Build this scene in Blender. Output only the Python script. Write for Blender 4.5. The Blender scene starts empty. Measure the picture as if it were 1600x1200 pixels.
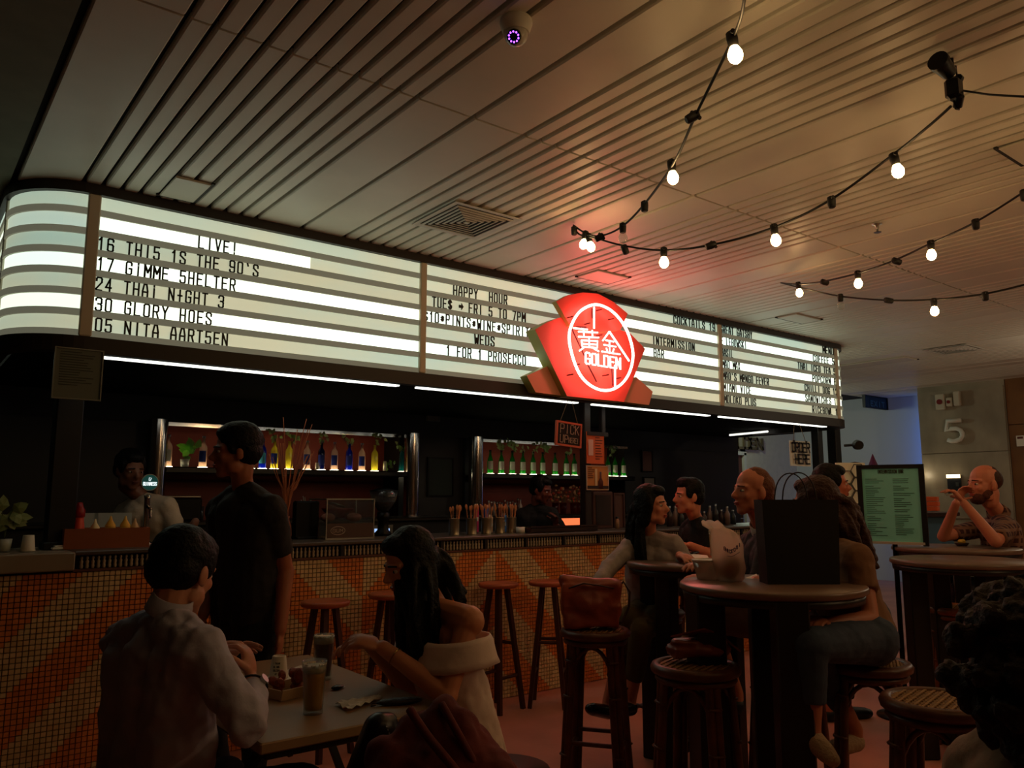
import bpy, bmesh, math, random
from mathutils import Vector, Matrix, Quaternion
random.seed(7)
SC = bpy.context.scene
COL = SC.collection
R = math.radians
PI = math.pi
V = Vector

# ------------------------------------------------------------------ camera
HC = 1.4
FPX = 1245.0
TH = math.atan(175/FPX)
YAW = R(37.935)
cd = bpy.data.cameras.new('camera')
cam = bpy.data.objects.new('camera', cd); COL.objects.link(cam)
cd.sensor_fit = 'HORIZONTAL'; cd.sensor_width = 36.0; cd.lens = FPX/1600*36.0
cd.clip_start = 0.05
Fv = V((math.sin(YAW)*math.cos(TH), math.cos(YAW)*math.cos(TH), math.sin(TH)))
Rv = V((math.cos(YAW), -math.sin(YAW), 0)); Uv = Rv.cross(Fv)
CAM = V((0, 0, HC))
cam.matrix_world = Matrix(((Rv.x, Uv.x, -Fv.x, 0), (Rv.y, Uv.y, -Fv.y, 0), (Rv.z, Uv.z, -Fv.z, HC), (0, 0, 0, 1)))
SC.camera = cam

# ------------------------------------------------------------------ world, view, lights
SC.view_settings.view_transform = 'Standard'
SC.view_settings.look = 'None'
SC.view_settings.exposure = 0.12
SC.view_settings.gamma = 1.0
SC.view_settings.use_curve_mapping = False
w = bpy.data.worlds.new('night'); SC.world = w; w.use_nodes = True
w.node_tree.nodes['Background'].inputs[0].default_value = (0.010, 0.008, 0.007, 1)
w.node_tree.nodes['Background'].inputs[1].default_value = 0.6
SC.cycles.use_denoising = True
SC.cycles.max_bounces = 7
SC.cycles.diffuse_bounces = 4
SC.cycles.transparent_max_bounces = 12
SC.cycles.sample_clamp_indirect = 3.0
SC.cycles.caustics_reflective = False
SC.cycles.caustics_refractive = False

def lamp(kind, name, loc, power, col, size=0.1, rot=None, spot=None, sizey=None):
    l = bpy.data.lights.new(name, kind); l.energy = power; l.color = col
    if kind == 'AREA':
        l.size = size
        if sizey: l.shape = 'RECTANGLE'; l.size_y = sizey
    else: l.shadow_soft_size = size
    if spot: l.spot_size = spot; l.spot_blend = 0.6
    o = bpy.data.objects.new(name, l); COL.objects.link(o); o.location = loc
    if rot is not None: o.rotation_euler = V(rot).to_track_quat('-Z', 'Y').to_euler()
    return o
# ceiling lamps of the room behind and beside the viewer
lamp('POINT', 'warm_room_lamp', (4.4, -1.0, 2.5), 18, (1.0, .62, .30), .12)
lamp('POINT', 'warm_room_lamp', (6.5, .2, 2.55), 14, (1.0, .66, .34), .12)
lamp('POINT', 'warm_room_lamp', (9.6, 2.2, 2.5), 24, (1.0, .82, .58), .12)
lamp('POINT', 'door_wall_fill', (10.7, 7.7, 2.8), 20, (.86, 1.0, .76), .15)  # added unseen fill, brightens the staff door wall with a greenish tint
lamp('AREA', 'blue_wall_washer', (13.2, 5.88, 1.5), 4.0, (.03, .22, 1.0), .1, rot=(.35, 1, 0), sizey=2.6)
lamp('SPOT', 'back_bar_lamp', (4.6, 5.0, 2.15), 4, (1.0, .5, .3), .05, rot=(0.3, 1, -1), spot=1.6)

# ------------------------------------------------------------------ pixel helpers (1600x1200 frame)
def ray(px, py): return Fv + Rv*((px-800)/FPX) + Uv*((600-py)/FPX)
def P(px, py, d): return CAM + ray(px, py)*d
def onY(px, py, y): r = ray(px, py); return CAM + r*(y/r.y)
def onX(px, py, x): r = ray(px, py); return CAM + r*(x/r.x)
def onZ(px, py, z): r = ray(px, py); return CAM + r*((z-HC)/r.z)

# ------------------------------------------------------------------ materials
def lin(c):
    return tuple((v/255/12.92 if v/255 <= .04045 else ((v/255+.055)/1.055)**2.4) for v in c) + (1,)
_M = {}
def M(name, rgb=(128,128,128), rough=.6, metal=0, emit=0, ecol=None, noise=0, nscale=8, bump=0, bscale=40, spec=.5, trans=0, alpha=1, rgb2=None, ior=1.45, stretch=None, sheen=0):
    if name in _M: return _M[name]
    m = bpy.data.materials.new(name); m.use_nodes = True; _M[name] = m
    nt = m.node_tree; b = nt.nodes['Principled BSDF']; L = nt.links
    b.inputs['Base Color'].default_value = lin(rgb)
    b.inputs['Roughness'].default_value = rough
    b.inputs['Metallic'].default_value = metal
    b.inputs['Specular IOR Level'].default_value = spec
    b.inputs['Transmission Weight'].default_value = trans
    b.inputs['IOR'].default_value = ior
    b.inputs['Alpha'].default_value = alpha
    if sheen: b.inputs['Sheen Weight'].default_value = sheen
    if emit:
        b.inputs['Emission Color'].default_value = lin(ecol or rgb)
        b.inputs['Emission Strength'].default_value = emit
    tc = None
    if noise or rgb2 or bump:
        tc = nt.nodes.new('ShaderNodeTexCoord'); mp = nt.nodes.new('ShaderNodeMapping')
        L.new(tc.outputs['Object'], mp.inputs[0])
        if stretch: mp.inputs['Scale'].default_value = stretch
    if noise or rgb2:
        n = nt.nodes.new('ShaderNodeTexNoise'); n.inputs['Scale'].default_value = nscale; n.inputs['Detail'].default_value = 5
        L.new(mp.outputs[0], n.inputs['Vector'])
        cr = nt.nodes.new('ShaderNodeValToRGB'); L.new(n.outputs['Fac'], cr.inputs[0])
        c1 = lin(rgb); c2 = lin(rgb2) if rgb2 else tuple(x*(1-noise) for x in c1[:3]) + (1,)
        cr.color_ramp.elements[0].position = .32; cr.color_ramp.elements[1].position = .68
        cr.color_ramp.elements[0].color = c2; cr.color_ramp.elements[1].color = c1
        L.new(cr.outputs[0], b.inputs['Base Color'])
    if bump:
        n2 = nt.nodes.new('ShaderNodeTexNoise'); n2.inputs['Scale'].default_value = bscale; n2.inputs['Detail'].default_value = 4
        L.new(mp.outputs[0], n2.inputs['Vector'])
        bp = nt.nodes.new('ShaderNodeBump'); bp.inputs['Strength'].default_value = bump; bp.inputs['Distance'].default_value = .02
        L.new(n2.outputs['Fac'], bp.inputs['Height']); L.new(bp.outputs[0], b.inputs['Normal'])
    return m
def MT(name, rgb, gloss=.2, rough=.15, mix=.5):
    """thin glass / liquid: translucent + diffuse body under a gloss"""
    if name in _M: return _M[name]
    m = bpy.data.materials.new(name); m.use_nodes = True; _M[name] = m
    nt = m.node_tree; nt.nodes.clear(); N = nt.nodes.new; L = nt.links
    o = N('ShaderNodeOutputMaterial'); t = N('ShaderNodeBsdfTranslucent'); t.inputs[0].default_value = lin(rgb)
    tr = N('ShaderNodeBsdfTransparent'); tr.inputs[0].default_value = lin(rgb)
    g = N('ShaderNodeBsdfGlossy'); g.inputs['Roughness'].default_value = rough
    a = N('ShaderNodeMixShader'); a.inputs[0].default_value = mix; L.new(tr.outputs[0], a.inputs[1]); L.new(t.outputs[0], a.inputs[2])
    f0 = N('ShaderNodeLayerWeight'); f0.inputs[0].default_value = .25; f = N('ShaderNodeMath'); f.operation = 'MULTIPLY_ADD'; L.new(f0.outputs['Facing'], f.inputs[0]); f.inputs[1].default_value = .35; f.inputs[2].default_value = .04
    c = N('ShaderNodeMixShader'); L.new(f.outputs[0], c.inputs[0]); L.new(a.outputs[0], c.inputs[1]); L.new(g.outputs[0], c.inputs[2])
    L.new(c.outputs[0], o.inputs[0])
    return m
def EM(name, rgb, s):
    if name in _M: return _M[name]
    m = bpy.data.materials.new(name); m.use_nodes = True; _M[name] = m
    nt = m.node_tree; nt.nodes.clear()
    o = nt.nodes.new('ShaderNodeOutputMaterial'); e = nt.nodes.new('ShaderNodeEmission')
    e.inputs[0].default_value = lin(rgb); e.inputs[1].default_value = s
    nt.links.new(e.outputs[0], o.inputs[0]); return m

BLACK = M('black_paint', (14,13,13), .5)
BLACKM = M('black_metal', (16,15,15), .35, .6)
DARKW = M('dark_wood', (52,28,18), .45, rgb2=(34,18,12), nscale=14, stretch=(1,1,.15))
CHROME = M('chrome', (190,185,178), .12, 1)
STEEL = M('steel', (170,168,160), .28, 1)
PAPER = M('paper', (225,222,210), .8)
GLASS = MT('clear_glass', (232,238,236), mix=.18)
CREAMP = M('cream_paint', (196,188,166), .6)

# ------------------------------------------------------------------ mesh builder
class MB:
    def __init__(s): s.v = []; s.f = []; s.m = []; s.sm = []
    def add(s, vs, fs, mi=0, smooth=False):
        k = len(s.v); s.v += [tuple(v) for v in vs]
        for f in fs: s.f.append(tuple(i+k for i in f)); s.m.append(mi); s.sm.append(smooth)
        return s
    def box(s, c, d, mi=0, rz=0, mat=None, taper=1):
        x, y, z = (q/2 for q in d); vs = []
        for a, b, cc in ((-1,-1,-1),(1,-1,-1),(1,1,-1),(-1,1,-1),(-1,-1,1),(1,-1,1),(1,1,1),(-1,1,1)):
            t = taper if cc < 0 else 1
            p = V((a*x*t, b*y*t, cc*z))
            if rz: p = Matrix.Rotation(rz, 3, 'Z') @ p
            if mat is not None: p = mat @ p
            vs.append(p + V(c))
        return s.add(vs, [(0,3,2,1),(4,5,6,7),(0,1,5,4),(1,2,6,5),(2,3,7,6),(3,0,4,7)], mi)
    def rbox(s, c, d, r=.01, mi=0, rz=0, mat=None):
        """box with chamfered vertical and horizontal edges"""
        x, y, z = (q/2 for q in d); r = min(r, x*.9, y*.9, z*.9); vs = []
        def ring(xx, yy, zz, rr):
            return [V((xx-rr, -yy, zz)), V((xx, -yy+rr, zz)), V((xx, yy-rr, zz)), V((xx-rr, yy, zz)), V((-xx+rr, yy, zz)), V((-xx, yy-rr, zz)), V((-xx, -yy+rr, zz)), V((-xx+rr, -yy, zz))]
        rings = [ring(x-r, y-r, -z, r*.5), ring(x, y, -z+r, r), ring(x, y, z-r, r), ring(x-r, y-r, z, r*.5)]
        for rg in rings:
            for p in rg:
                if rz: p = Matrix.Rotation(rz, 3, 'Z') @ p
                if mat is not None: p = mat @ p
                vs.append(p + V(c))
        fs = [tuple(range(7, -1, -1)), tuple(range(24, 32))]
        for k in range(3):
            for i in range(8): j = (i+1) % 8; fs.append((k*8+i, k*8+j, k*8+8+j, k*8+8+i))
        return s.add(vs, fs, mi)
    def cyl(s, a, b, r1, r2=None, n=16, mi=0, cap=True, smooth=True):
        a = V(a); b = V(b); r2 = r1 if r2 is None else r2
        z = (b-a).normalized(); x = z.orthogonal().normalized(); y = z.cross(x); vs = []
        for p, r in ((a, r1), (b, r2)):
            for i in range(n): t = 2*PI*i/n; vs.append(p + (x*math.cos(t)+y*math.sin(t))*r)
        s.add(vs, [(i, (i+1) % n, n+(i+1) % n, n+i) for i in range(n)], mi, smooth)
        if cap: s.add(vs, [tuple(range(n-1, -1, -1)), tuple(range(n, 2*n))], mi)
        return s
    def tube(s, pts, r, n=8, mi=0, closed=False, rad=None):
        pts = [V(p) for p in pts]; N = len(pts); vs = []; up = None
        for i, p in enumerate(pts):
            if closed: t = pts[(i+1) % N]-pts[i-1]
            else: t = pts[min(i+1, N-1)]-pts[max(i-1, 0)]
            t.normalize()
            if up is None: up = t.orthogonal().normalized()
            up = (up - t*up.dot(t)).normalized(); q = t.cross(up)
            rr = rad[i] if rad else r
            for k in range(n): a = 2*PI*k/n; vs.append(p + (up*math.cos(a)+q*math.sin(a))*rr)
        fs = []
        for i in range(N if closed else N-1):
            j = (i+1) % N
            for k in range(n): l = (k+1) % n; fs.append((i*n+k, i*n+l, j*n+l, j*n+k))
        if not closed: fs += [tuple(range(n-1, -1, -1)), tuple(range((N-1)*n, N*n))]
        return s.add(vs, fs, mi, True)
    def lathe(s, prof, c=(0,0,0), n=20, mi=0, axis=None, smooth=True, cap=True):
        c = V(c); vs = []; rot = V((0,0,1)).rotation_difference(V(axis)).to_matrix() if axis is not None else None
        for r, z in prof:
            for i in range(n):
                a = 2*PI*i/n; p = V((r*math.cos(a), r*math.sin(a), z))
                if rot: p = rot @ p
                vs.append(p+c)
        k = len(prof); fs = [(i*n+j, i*n+(j+1) % n, (i+1)*n+(j+1) % n, (i+1)*n+j) for i in range(k-1) for j in range(n)]
        s.add(vs, fs, mi, smooth)
        if cap: s.add(vs, [tuple(range(n-1, -1, -1)), tuple(range((k-1)*n, k*n))], mi)
        return s
    def ell(s, c, r, rot=None, mi=0, n=14, m=9):
        vs = []; fs = []; c = V(c)
        for i in range(m+1):
            t = PI*i/m
            for j in range(n):
                a = 2*PI*j/n; p = V((r[0]*math.sin(t)*math.cos(a), r[1]*math.sin(t)*math.sin(a), r[2]*math.cos(t)))
                if rot is not None: p = rot @ p
                vs.append(p+c)
        for i in range(m):
            for j in range(n): fs.append((i*n+j, (i+1)*n+j, (i+1)*n+(j+1) % n, i*n+(j+1) % n))
        return s.add(vs, fs, mi, True)
    def cone(s, a, b, ra, rb, n=12, flat=False, mi=0):
        """limb: tapered capsule; flat=True leaves the far end cut square"""
        a = V(a); b = V(b); L = (b-a).length
        if L < 1e-5: return s.ell(a, (ra, ra, ra))
        ax = (b-a)/L; prof = [(.001, -ra)]
        for k in range(1, 5): t = PI/2*k/4; prof.append((ra*math.sin(t), -ra*math.cos(t)))
        if flat: prof += [(rb, L), (.001, L)]
        else:
            for k in range(0, 4): t = PI/2*k/4; prof.append((rb*math.cos(t), L+rb*math.sin(t)))
            prof.append((.001, L+rb))
        return s.lathe(prof, a, n, mi, ax)
    def prism(s, poly, org, ex, ey, depth, mi=0, side=None):
        """polygon given in the plane (ex, ey) at org, extruded by vector depth"""
        org = V(org); ex = V(ex); ey = V(ey); dp = V(depth); n = len(poly)
        a = [org+ex*x+ey*y for x, y in poly]; b = [p+dp for p in a]
        s.add(a+b, [tuple(range(n)), tuple(range(2*n-1, n-1, -1))], mi)
        s.add(a+b, [(i, n+i, n+(i+1) % n, (i+1) % n) for i in range(n)], mi if side is None else side)
        return s
    def mesh(s, name, mats):
        me = bpy.data.meshes.new(name); me.from_pydata(s.v, [], s.f)
        for m in (mats if isinstance(mats, (list, tuple)) else [mats]): me.materials.append(m)
        me.polygons.foreach_set('material_index', s.m); me.polygons.foreach_set('use_smooth', s.sm)
        me.update()
        bm = bmesh.new(); bm.from_mesh(me)
        bmesh.ops.recalc_face_normals(bm, faces=bm.faces); bm.to_mesh(me); bm.free()
        return me
    def build(s, name, mats, parent=None):
        o = bpy.data.objects.new(name, s.mesh(name, mats)); COL.objects.link(o)
        if parent is not None: o.parent = parent
        return o
def tag(o, label=None, cat=None, group=None, kind=None):
    if label: o['label'] = label
    if cat: o['category'] = cat
    if group: o['group'] = group
    if kind: o['kind'] = kind
    return o
def thing(name, label, cat, loc=(0,0,0), rz=0, group=None):
    o = bpy.data.objects.new(name, None); COL.objects.link(o); o.empty_display_size = .1
    o.location = loc; o.rotation_euler = (0, 0, rz); return tag(o, label, cat, group)
def struct(name, mb, mats): return tag(mb.build(name, mats), kind='structure')
def dup(root, loc=None, rz=None, label=None, scale=None):
    r = root.copy(); COL.objects.link(r)
    if loc is not None: r.location = loc
    if rz is not None: r.rotation_euler = (0, 0, rz)
    if scale: r.scale = (scale,)*3
    if label: r['label'] = label
    for ch in list(root.children):
        c = ch.copy(); COL.objects.link(c); c.parent = r
        for g in ch.children: d = g.copy(); COL.objects.link(d); d.parent = c
    return r
def put(o, me_name=None): return o
def link_mesh(name, me, parent, loc=(0,0,0), rot=None):
    o = bpy.data.objects.new(name, me); COL.objects.link(o); o.parent = parent; o.location = loc
    if rot is not None: o.rotation_euler = rot
    return o

# ------------------------------------------------------------------ lettering: own condensed stroke font, unit cell 1 wide x 2 high
G = {
'A': [[(0,0),(0,.9),(.25,2),(.75,2),(1,.9),(1,0)],[(0,.75),(1,.75)]], 'B': [[(0,0),(0,2),(.8,2),(1,1.8),(1,1.25),(.8,1.05),(0,1.05)],[(.8,1.05),(1,.85),(1,.2),(.8,0),(0,0)]],
'C': [[(1,1.5),(1,1.8),(.8,2),(.2,2),(0,1.8),(0,.2),(.2,0),(.8,0),(1,.2),(1,.5)]], 'D': [[(0,0),(0,2),(.75,2),(1,1.75),(1,.25),(.75,0),(0,0)]],
'E': [[(1,2),(0,2),(0,0),(1,0)],[(0,1.05),(.8,1.05)]], 'F': [[(1,2),(0,2),(0,0)],[(0,1.05),(.8,1.05)]],
'G': [[(1,1.5),(1,1.8),(.8,2),(.2,2),(0,1.8),(0,.2),(.2,0),(.8,0),(1,.2),(1,.95),(.55,.95)]], 'H': [[(0,0),(0,2)],[(1,0),(1,2)],[(0,1.02),(1,1.02)]],
'I': [[(.5,0),(.5,2)]], 'J': [[(1,2),(1,.2),(.8,0),(.2,0),(0,.2),(0,.5)]], 'K': [[(0,0),(0,2)],[(1,2),(0,.9)],[(.3,1.2),(1,0)]],
'L': [[(0,2),(0,0),(1,0)]], 'M': [[(0,0),(0,2),(.5,.8),(1,2),(1,0)]], 'N': [[(0,0),(0,2),(1,0),(1,2)]],
'O': [[(.2,0),(0,.2),(0,1.8),(.2,2),(.8,2),(1,1.8),(1,.2),(.8,0),(.2,0)]], 'P': [[(0,0),(0,2),(.8,2),(1,1.8),(1,1.15),(.8,.95),(0,.95)]],
'R': [[(0,0),(0,2),(.8,2),(1,1.8),(1,1.2),(.8,1),(0,1)],[(.6,1),(1,0)]],
'S': [[(1,1.5),(1,1.8),(.8,2),(.2,2),(0,1.8),(0,1.35),(1,.7),(1,.2),(.8,0),(.2,0),(0,.2),(0,.5)]], 'T': [[(0,2),(1,2)],[(.5,2),(.5,0)]],
'U': [[(0,2),(0,.2),(.2,0),(.8,0),(1,.2),(1,2)]], 'V': [[(0,2),(.5,0),(1,2)]], 'W': [[(0,2),(.2,0),(.5,1.2),(.8,0),(1,2)]],
'X': [[(0,0),(1,2)],[(0,2),(1,0)]], 'Y': [[(0,2),(.5,1),(1,2)],[(.5,1),(.5,0)]], 'Z': [[(0,2),(1,2),(0,0),(1,0)]],
'0': [[(.2,0),(0,.2),(0,1.8),(.2,2),(.8,2),(1,1.8),(1,.2),(.8,0),(.2,0)]], '1': [[(.2,1.6),(.55,2),(.55,0)]],
'2': [[(0,1.5),(0,1.8),(.2,2),(.8,2),(1,1.8),(1,1.3),(0,.2),(0,0),(1,0)]], '3': [[(0,1.6),(0,1.8),(.2,2),(.8,2),(1,1.8),(1,1.2),(.8,1.05),(.4,1.05)],[(.8,1.05),(1,.85),(1,.2),(.8,0),(.2,0),(0,.2),(0,.4)]],
'4': [[(.75,0),(.75,2),(0,.6),(1,.6)]], '5': [[(1,2),(.05,2),(.05,1.1),(.8,1.2),(1,1),(1,.2),(.8,0),(.2,0),(0,.2),(0,.4)]],
'6': [[(1,1.6),(1,1.8),(.8,2),(.2,2),(0,1.8),(0,.2),(.2,0),(.8,0),(1,.2),(1,.9),(.8,1.1),(0,1.1)]], '7': [[(0,2),(1,2),(.35,0)]],
'8': [[(.2,1.05),(0,1.25),(0,1.8),(.2,2),(.8,2),(1,1.8),(1,1.25),(.8,1.05),(.2,1.05),(0,.85),(0,.2),(.2,0),(.8,0),(1,.2),(1,.85),(.8,1.05)]],
'9': [[(0,.4),(0,.2),(.2,0),(.8,0),(1,.2),(1,1.8),(.8,2),(.2,2),(0,1.8),(0,1.1),(.2,.9),(1,.9)]],
'!': [[(.5,2),(.5,.6)],[(.5,.25),(.5,0)]], "'": [[(.35,2),(.5,1.6)]], '+': [[(.5,1.9),(.5,.1)],[(.1,1),(.9,1)]],
'i': [[(.5,0),(.5,1.5)],[(.5,1.8),(.5,2)]], '$': [[(1,1.5),(.8,1.8),(.2,1.8),(0,1.6),(0,1.25),(1,.75),(1,.4),(.8,.2),(.2,.2),(0,.5)],[(.5,2),(.5,0)]],
'#': [[(.3,.5),(.4,1.5)],[(.7,.5),(.8,1.5)],[(.1,.8),(1,.8)],[(.1,1.2),(1,1.2)]], '@': [[(.7,.8),(.3,.8),(.3,1.3),(.7,1.3),(.7,.7),(1,.8),(1,1.8),(.8,2),(.2,2),(0,1.8),(0,.2),(.2,0),(1,0)]],
'&': [[(1,0),(.2,1.5),(.4,2),(.7,1.7),(0,.5),(.3,0),(1,.8)]], '.': [[(.5,.15),(.5,0)]], '-': [[(.1,1),(.9,1)]], '/': [[(0,0),(1,2)]],
}
def strokes(mb, ch, org, ex, ey, w_, h_, t, dep, mi=0):
    """one glyph as flat bars of thickness t, raised by vector dep"""
    org = V(org); ex = V(ex).normalized(); ey = V(ey).normalized(); dep = V(dep)
    for pl in G.get(ch, []):
        for (x0, y0), (x1, y1) in zip(pl, pl[1:]):
            a = org + ex*(x0*w_) + ey*(y0*h_/2); b = org + ex*(x1*w_) + ey*(y1*h_/2)
            d = b-a
            if d.length < 1e-6: continue
            d.normalize(); nrm = dep.normalized(); q = d.cross(nrm)*(t/2); a2 = a-d*(t*.45); b2 = b+d*(t*.45)
            vs = [a2-q, b2-q, b2+q, a2+q]; vs = vs+[p+dep for p in vs]
            mb.add(vs, [(0,1,2,3),(7,6,5,4),(0,4,5,1),(1,5,6,2),(2,6,7,3),(3,7,4,0)], mi)
def text(mb, s, org, ex, ey, h_, width, t=None, dep=None, gap=.45, mi=0):
    """write s from org along ex over the given total width"""
    n = len(s); cw = width/(n-(gap/(1+gap))); gw = cw/(1+gap)
    t = t or h_*.13
    for i, ch in enumerate(s):
        if ch != ' ': strokes(mb, ch, V(org)+V(ex).normalized()*(cw*i), ex, ey, gw, h_, t, dep, mi)
NY = V((0,-1,0)); EX = V((1,0,0)); EZ = V((0,0,1))

# ================================================================== SETTING
CZ = 3.05           # ceiling height
BY = 4.62           # plane of the tiled bar front
MY = 4.60           # plane of the marquee face
fl = MB(); fl.box((6, 3.5, -.05), (19, 15, .1))
struct('floor', fl, M('floor_concrete', (206,142,122), .5, noise=.25, nscale=2.2, bump=.06, bscale=60, spec=.35))
w_ = MB(); w_.box((-2.55, 3.5, 1.5), (.1, 13, 3.3)); struct('wall_left', w_, M('dark_wall', (40,38,36), .8))
w_ = MB(); w_.box((6, -2.95, 1.5), (17, .1, 3.3)); struct('wall_rear', w_, M('rear_wall', (92,76,62), .8))
w_ = MB(); w_.box((3.6, 9.1, 1.5), (12.6, .1, 3.3)); struct('wall_back', w_, M('dark_wall'))

# ceiling: metal strips with recessed joints, one object per strip
cs = MB(); cs.box((5.5, 3.2, CZ+.09), (17, 12.4, .1))
ceil = struct('ceiling', cs, M('ceiling_void', (36,33,29), .9))
PANEL = M('ceiling_strip_paint', (224,219,204), .42, noise=.1, nscale=3, spec=.4)
_pm = {}
def strip(x0, x1, y0, y1):
    wd = round(x1-x0, 3); ln = round(y1-y0, 3); k = (wd, ln)
    if k not in _pm:
        m = MB(); g = .011; hw = wd/2-g
        # rolled edges: a shallow pan with upturned lips
        prof = [(-hw, .03), (-hw, .006), (-hw+.006, 0), (hw-.006, 0), (hw, .006), (hw, .03)]
        a = [V((x, -ln/2+.007, z)) for x, z in prof]; b = [V((x, ln/2-.007, z)) for x, z in prof]
        m.add(a+b, [(i, i+1, 7+i, 6+i) for i in range(5)])
        m.add([V((-hw,-ln/2+.007,.03)), V((hw,-ln/2+.007,.03)), V((hw,ln/2-.007,.03)), V((-hw,ln/2-.007,.03))], [(0,1,2,3)])
        m.add(a, [(0,1,2,3,4,5)]); m.add(b, [(0,1,2,3,4,5)])
        _pm[k] = m.mesh('ceiling_panel', PANEL)
    link_mesh('ceiling_panel', _pm[k], ceil, ((x0+x1)/2, (y0+y1)/2, CZ))
xs = [.40, .69]
while xs[-1] < 13.6:
    for _ in range(10): xs.append(round(xs[-1]+.0925, 4))
    for _ in range(2): xs.append(round(xs[-1]+.2875, 4))
for a, b in zip(xs, xs[1:]):
    strip(a, b, -1.6, 2.72); 
    strip(a, b, 2.72, 6.9)
lc = MB(); lc.box((-1.07, 3.2, CZ+.02), (2.9, 12.2, .04)); lc.build('ceiling_panel', M('plain_ceiling', (120,124,104), .8, noise=.15), ceil)

# far end: blue wall, marble pillar, brown panelling, dark lift opening
mb = MB(); mb.box((13.4, 7.4, 1.55), (.1, 3.4, 3.1)); struct('wall_right', mb, M('blue_wall_paint', (205,212,220), .8))
mb = MB(); mb.box((12.75, 5.17, 1.55), (.6, 1.22, 3.1)); 
MARB = M('marble_slab', (172,160,138), .35, rgb2=(132,122,104), nscale=2.4, bump=.03, stretch=(1,1,.6))
pil = struct('trim_1', mb, MARB)
for zz in (.55, 1.55, 2.5):
    m = MB(); m.box((12.435, 5.17, zz), (.03, 1.20, .95 if zz != 2.5 else .93)); m.build('marble_slab', MARB, pil)
mb = MB(); mb.box((12.7, 2.05, 2.72), (.5, 5.0, .66)); mb.box((12.7, 4.45, 1.2), (.5, .2, 2.4))
struct('trim_2', mb, M('brown_panelling', (128,84,38), .45, rgb2=(108,68,30), nscale=3))
mb = MB(); mb.box((13.2, 1.9, 1.2), (.1, 5.2, 2.4)); struct('door_2', mb, M('lift_door', (44,44,40), .4, .3))
mb = MB(); mb.box((12.44, 2.0, 2.37), (.04, 4.7, .05)); struct('trim_3', mb, M('bronze_trim', (110,84,50), .35, .7))
mb = MB(); mb.box((12.7, -1.7, 1.5), (.5, 2.4, 3.1)); struct('wall_far', mb, M('rear_wall'))
t = thing('house_number', 'large silver number five mounted on the marble pillar', 'number', (12.4, 5.1, 2.2))
o = V((12.4, 0, 0)); a = onX(1482, 690, 12.4); b = onX(1504, 657, 12.4)
m = MB(); n5 = [(1,2),(.1,2),(.0,1.05),(.3,1.22),(.65,1.22),(.9,1.05),(1,.75),(1,.45),(.85,.15),(.55,0),(.3,0),(.05,.15)]
ey5 = V((0,-1,0)); w5 = abs(a.y-b.y); h5 = b.z-a.z
m.tube([V((-.02, 0, 0))+ey5*(x*w5-w5/2)+EZ*(y*h5/2-h5/2) for x, y in n5], .035, 6)
nn = m.build('numeral', M('brushed_silver', (225,225,215), .4), t); t.location = (12.38, (a.y+b.y)/2, (a.z+b.z)/2)

# partition wall with the staff door, seen past the end of the bar
mb = MB(); mb.box((10.62, 8.55, 1.5), (.5, .1, 3.0)); mb.box((12.6, 8.55, 1.5), (1.9, .1, 3.0)); mb.box((11.3, 8.55, 2.56), (1.0, .1, .9))
struct('wall_behind_bar', mb, M('pale_wall', (205,200,180), .8, noise=.1))
mb = MB(); mb.box((11.3, 8.52, 1.05), (.78, .05, 2.1), 0)
dr = struct('door_1', mb, M('door_wood', (96,52,34), .5, noise=.3, stretch=(1,1,.2)))
m = MB(); m.box((10.89, 8.5, 1.07), (.06, .12, 2.14)); m.box((11.71, 8.5, 1.07), (.06, .12, 2.14)); m.box((11.3, 8.5, 2.13), (.88, .12, .06)); m.build('door_frame', M('white_gloss', (205,205,195), .4), dr)
m = MB(); m.box((11.6, 8.47, 1.02), (.03, .06, .12)); m.cyl((11.6,8.45,1.02),(11.5,8.45,1.02),.012); m.build('door_handle', STEEL, dr)

# ================================================================== BAR STRUCTURE
# black soffit over the bar and the black back wall with its lit alcoves
mb = MB(); mb.box((4.40, 6.35, 2.62), (7.8, 3.2, .84)); mb.box((8.75, 6.9, 2.62), (1.0, 2.0, .84)); struct('trim_4', mb, M('soffit_black', (4,4,4), .9, spec=.1))
mb = MB(); BW = 6.82
al = [(1.72, 3.92), (4.80, 7.05)]
AZ0, AZ1 = .95, 1.99
mb.box((4.85, BW+.15, 2.1), (8.9, .3, .22)); mb.box((4.85, BW+.15, .45), (8.9, .3, 1.0))
for x0, x1 in ((.4, 1.72), (3.92, 4.80), (7.05, 9.3)): mb.box(((x0+x1)/2, BW+.15, 1.47), (x1-x0, .3, 1.05))
struct('wall_bar_back', mb, M('bar_back_black', (16,15,14), .5))
mb = MB()
for x0, x1 in al: mb.box(((x0+x1)/2, BW+.33, 1.47), (x1-x0+.1, .05, 1.2))
struct('wall_bar_alcove', mb, M('alcove_red', (128,44,22), .55, noise=.25, nscale=4))
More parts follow.
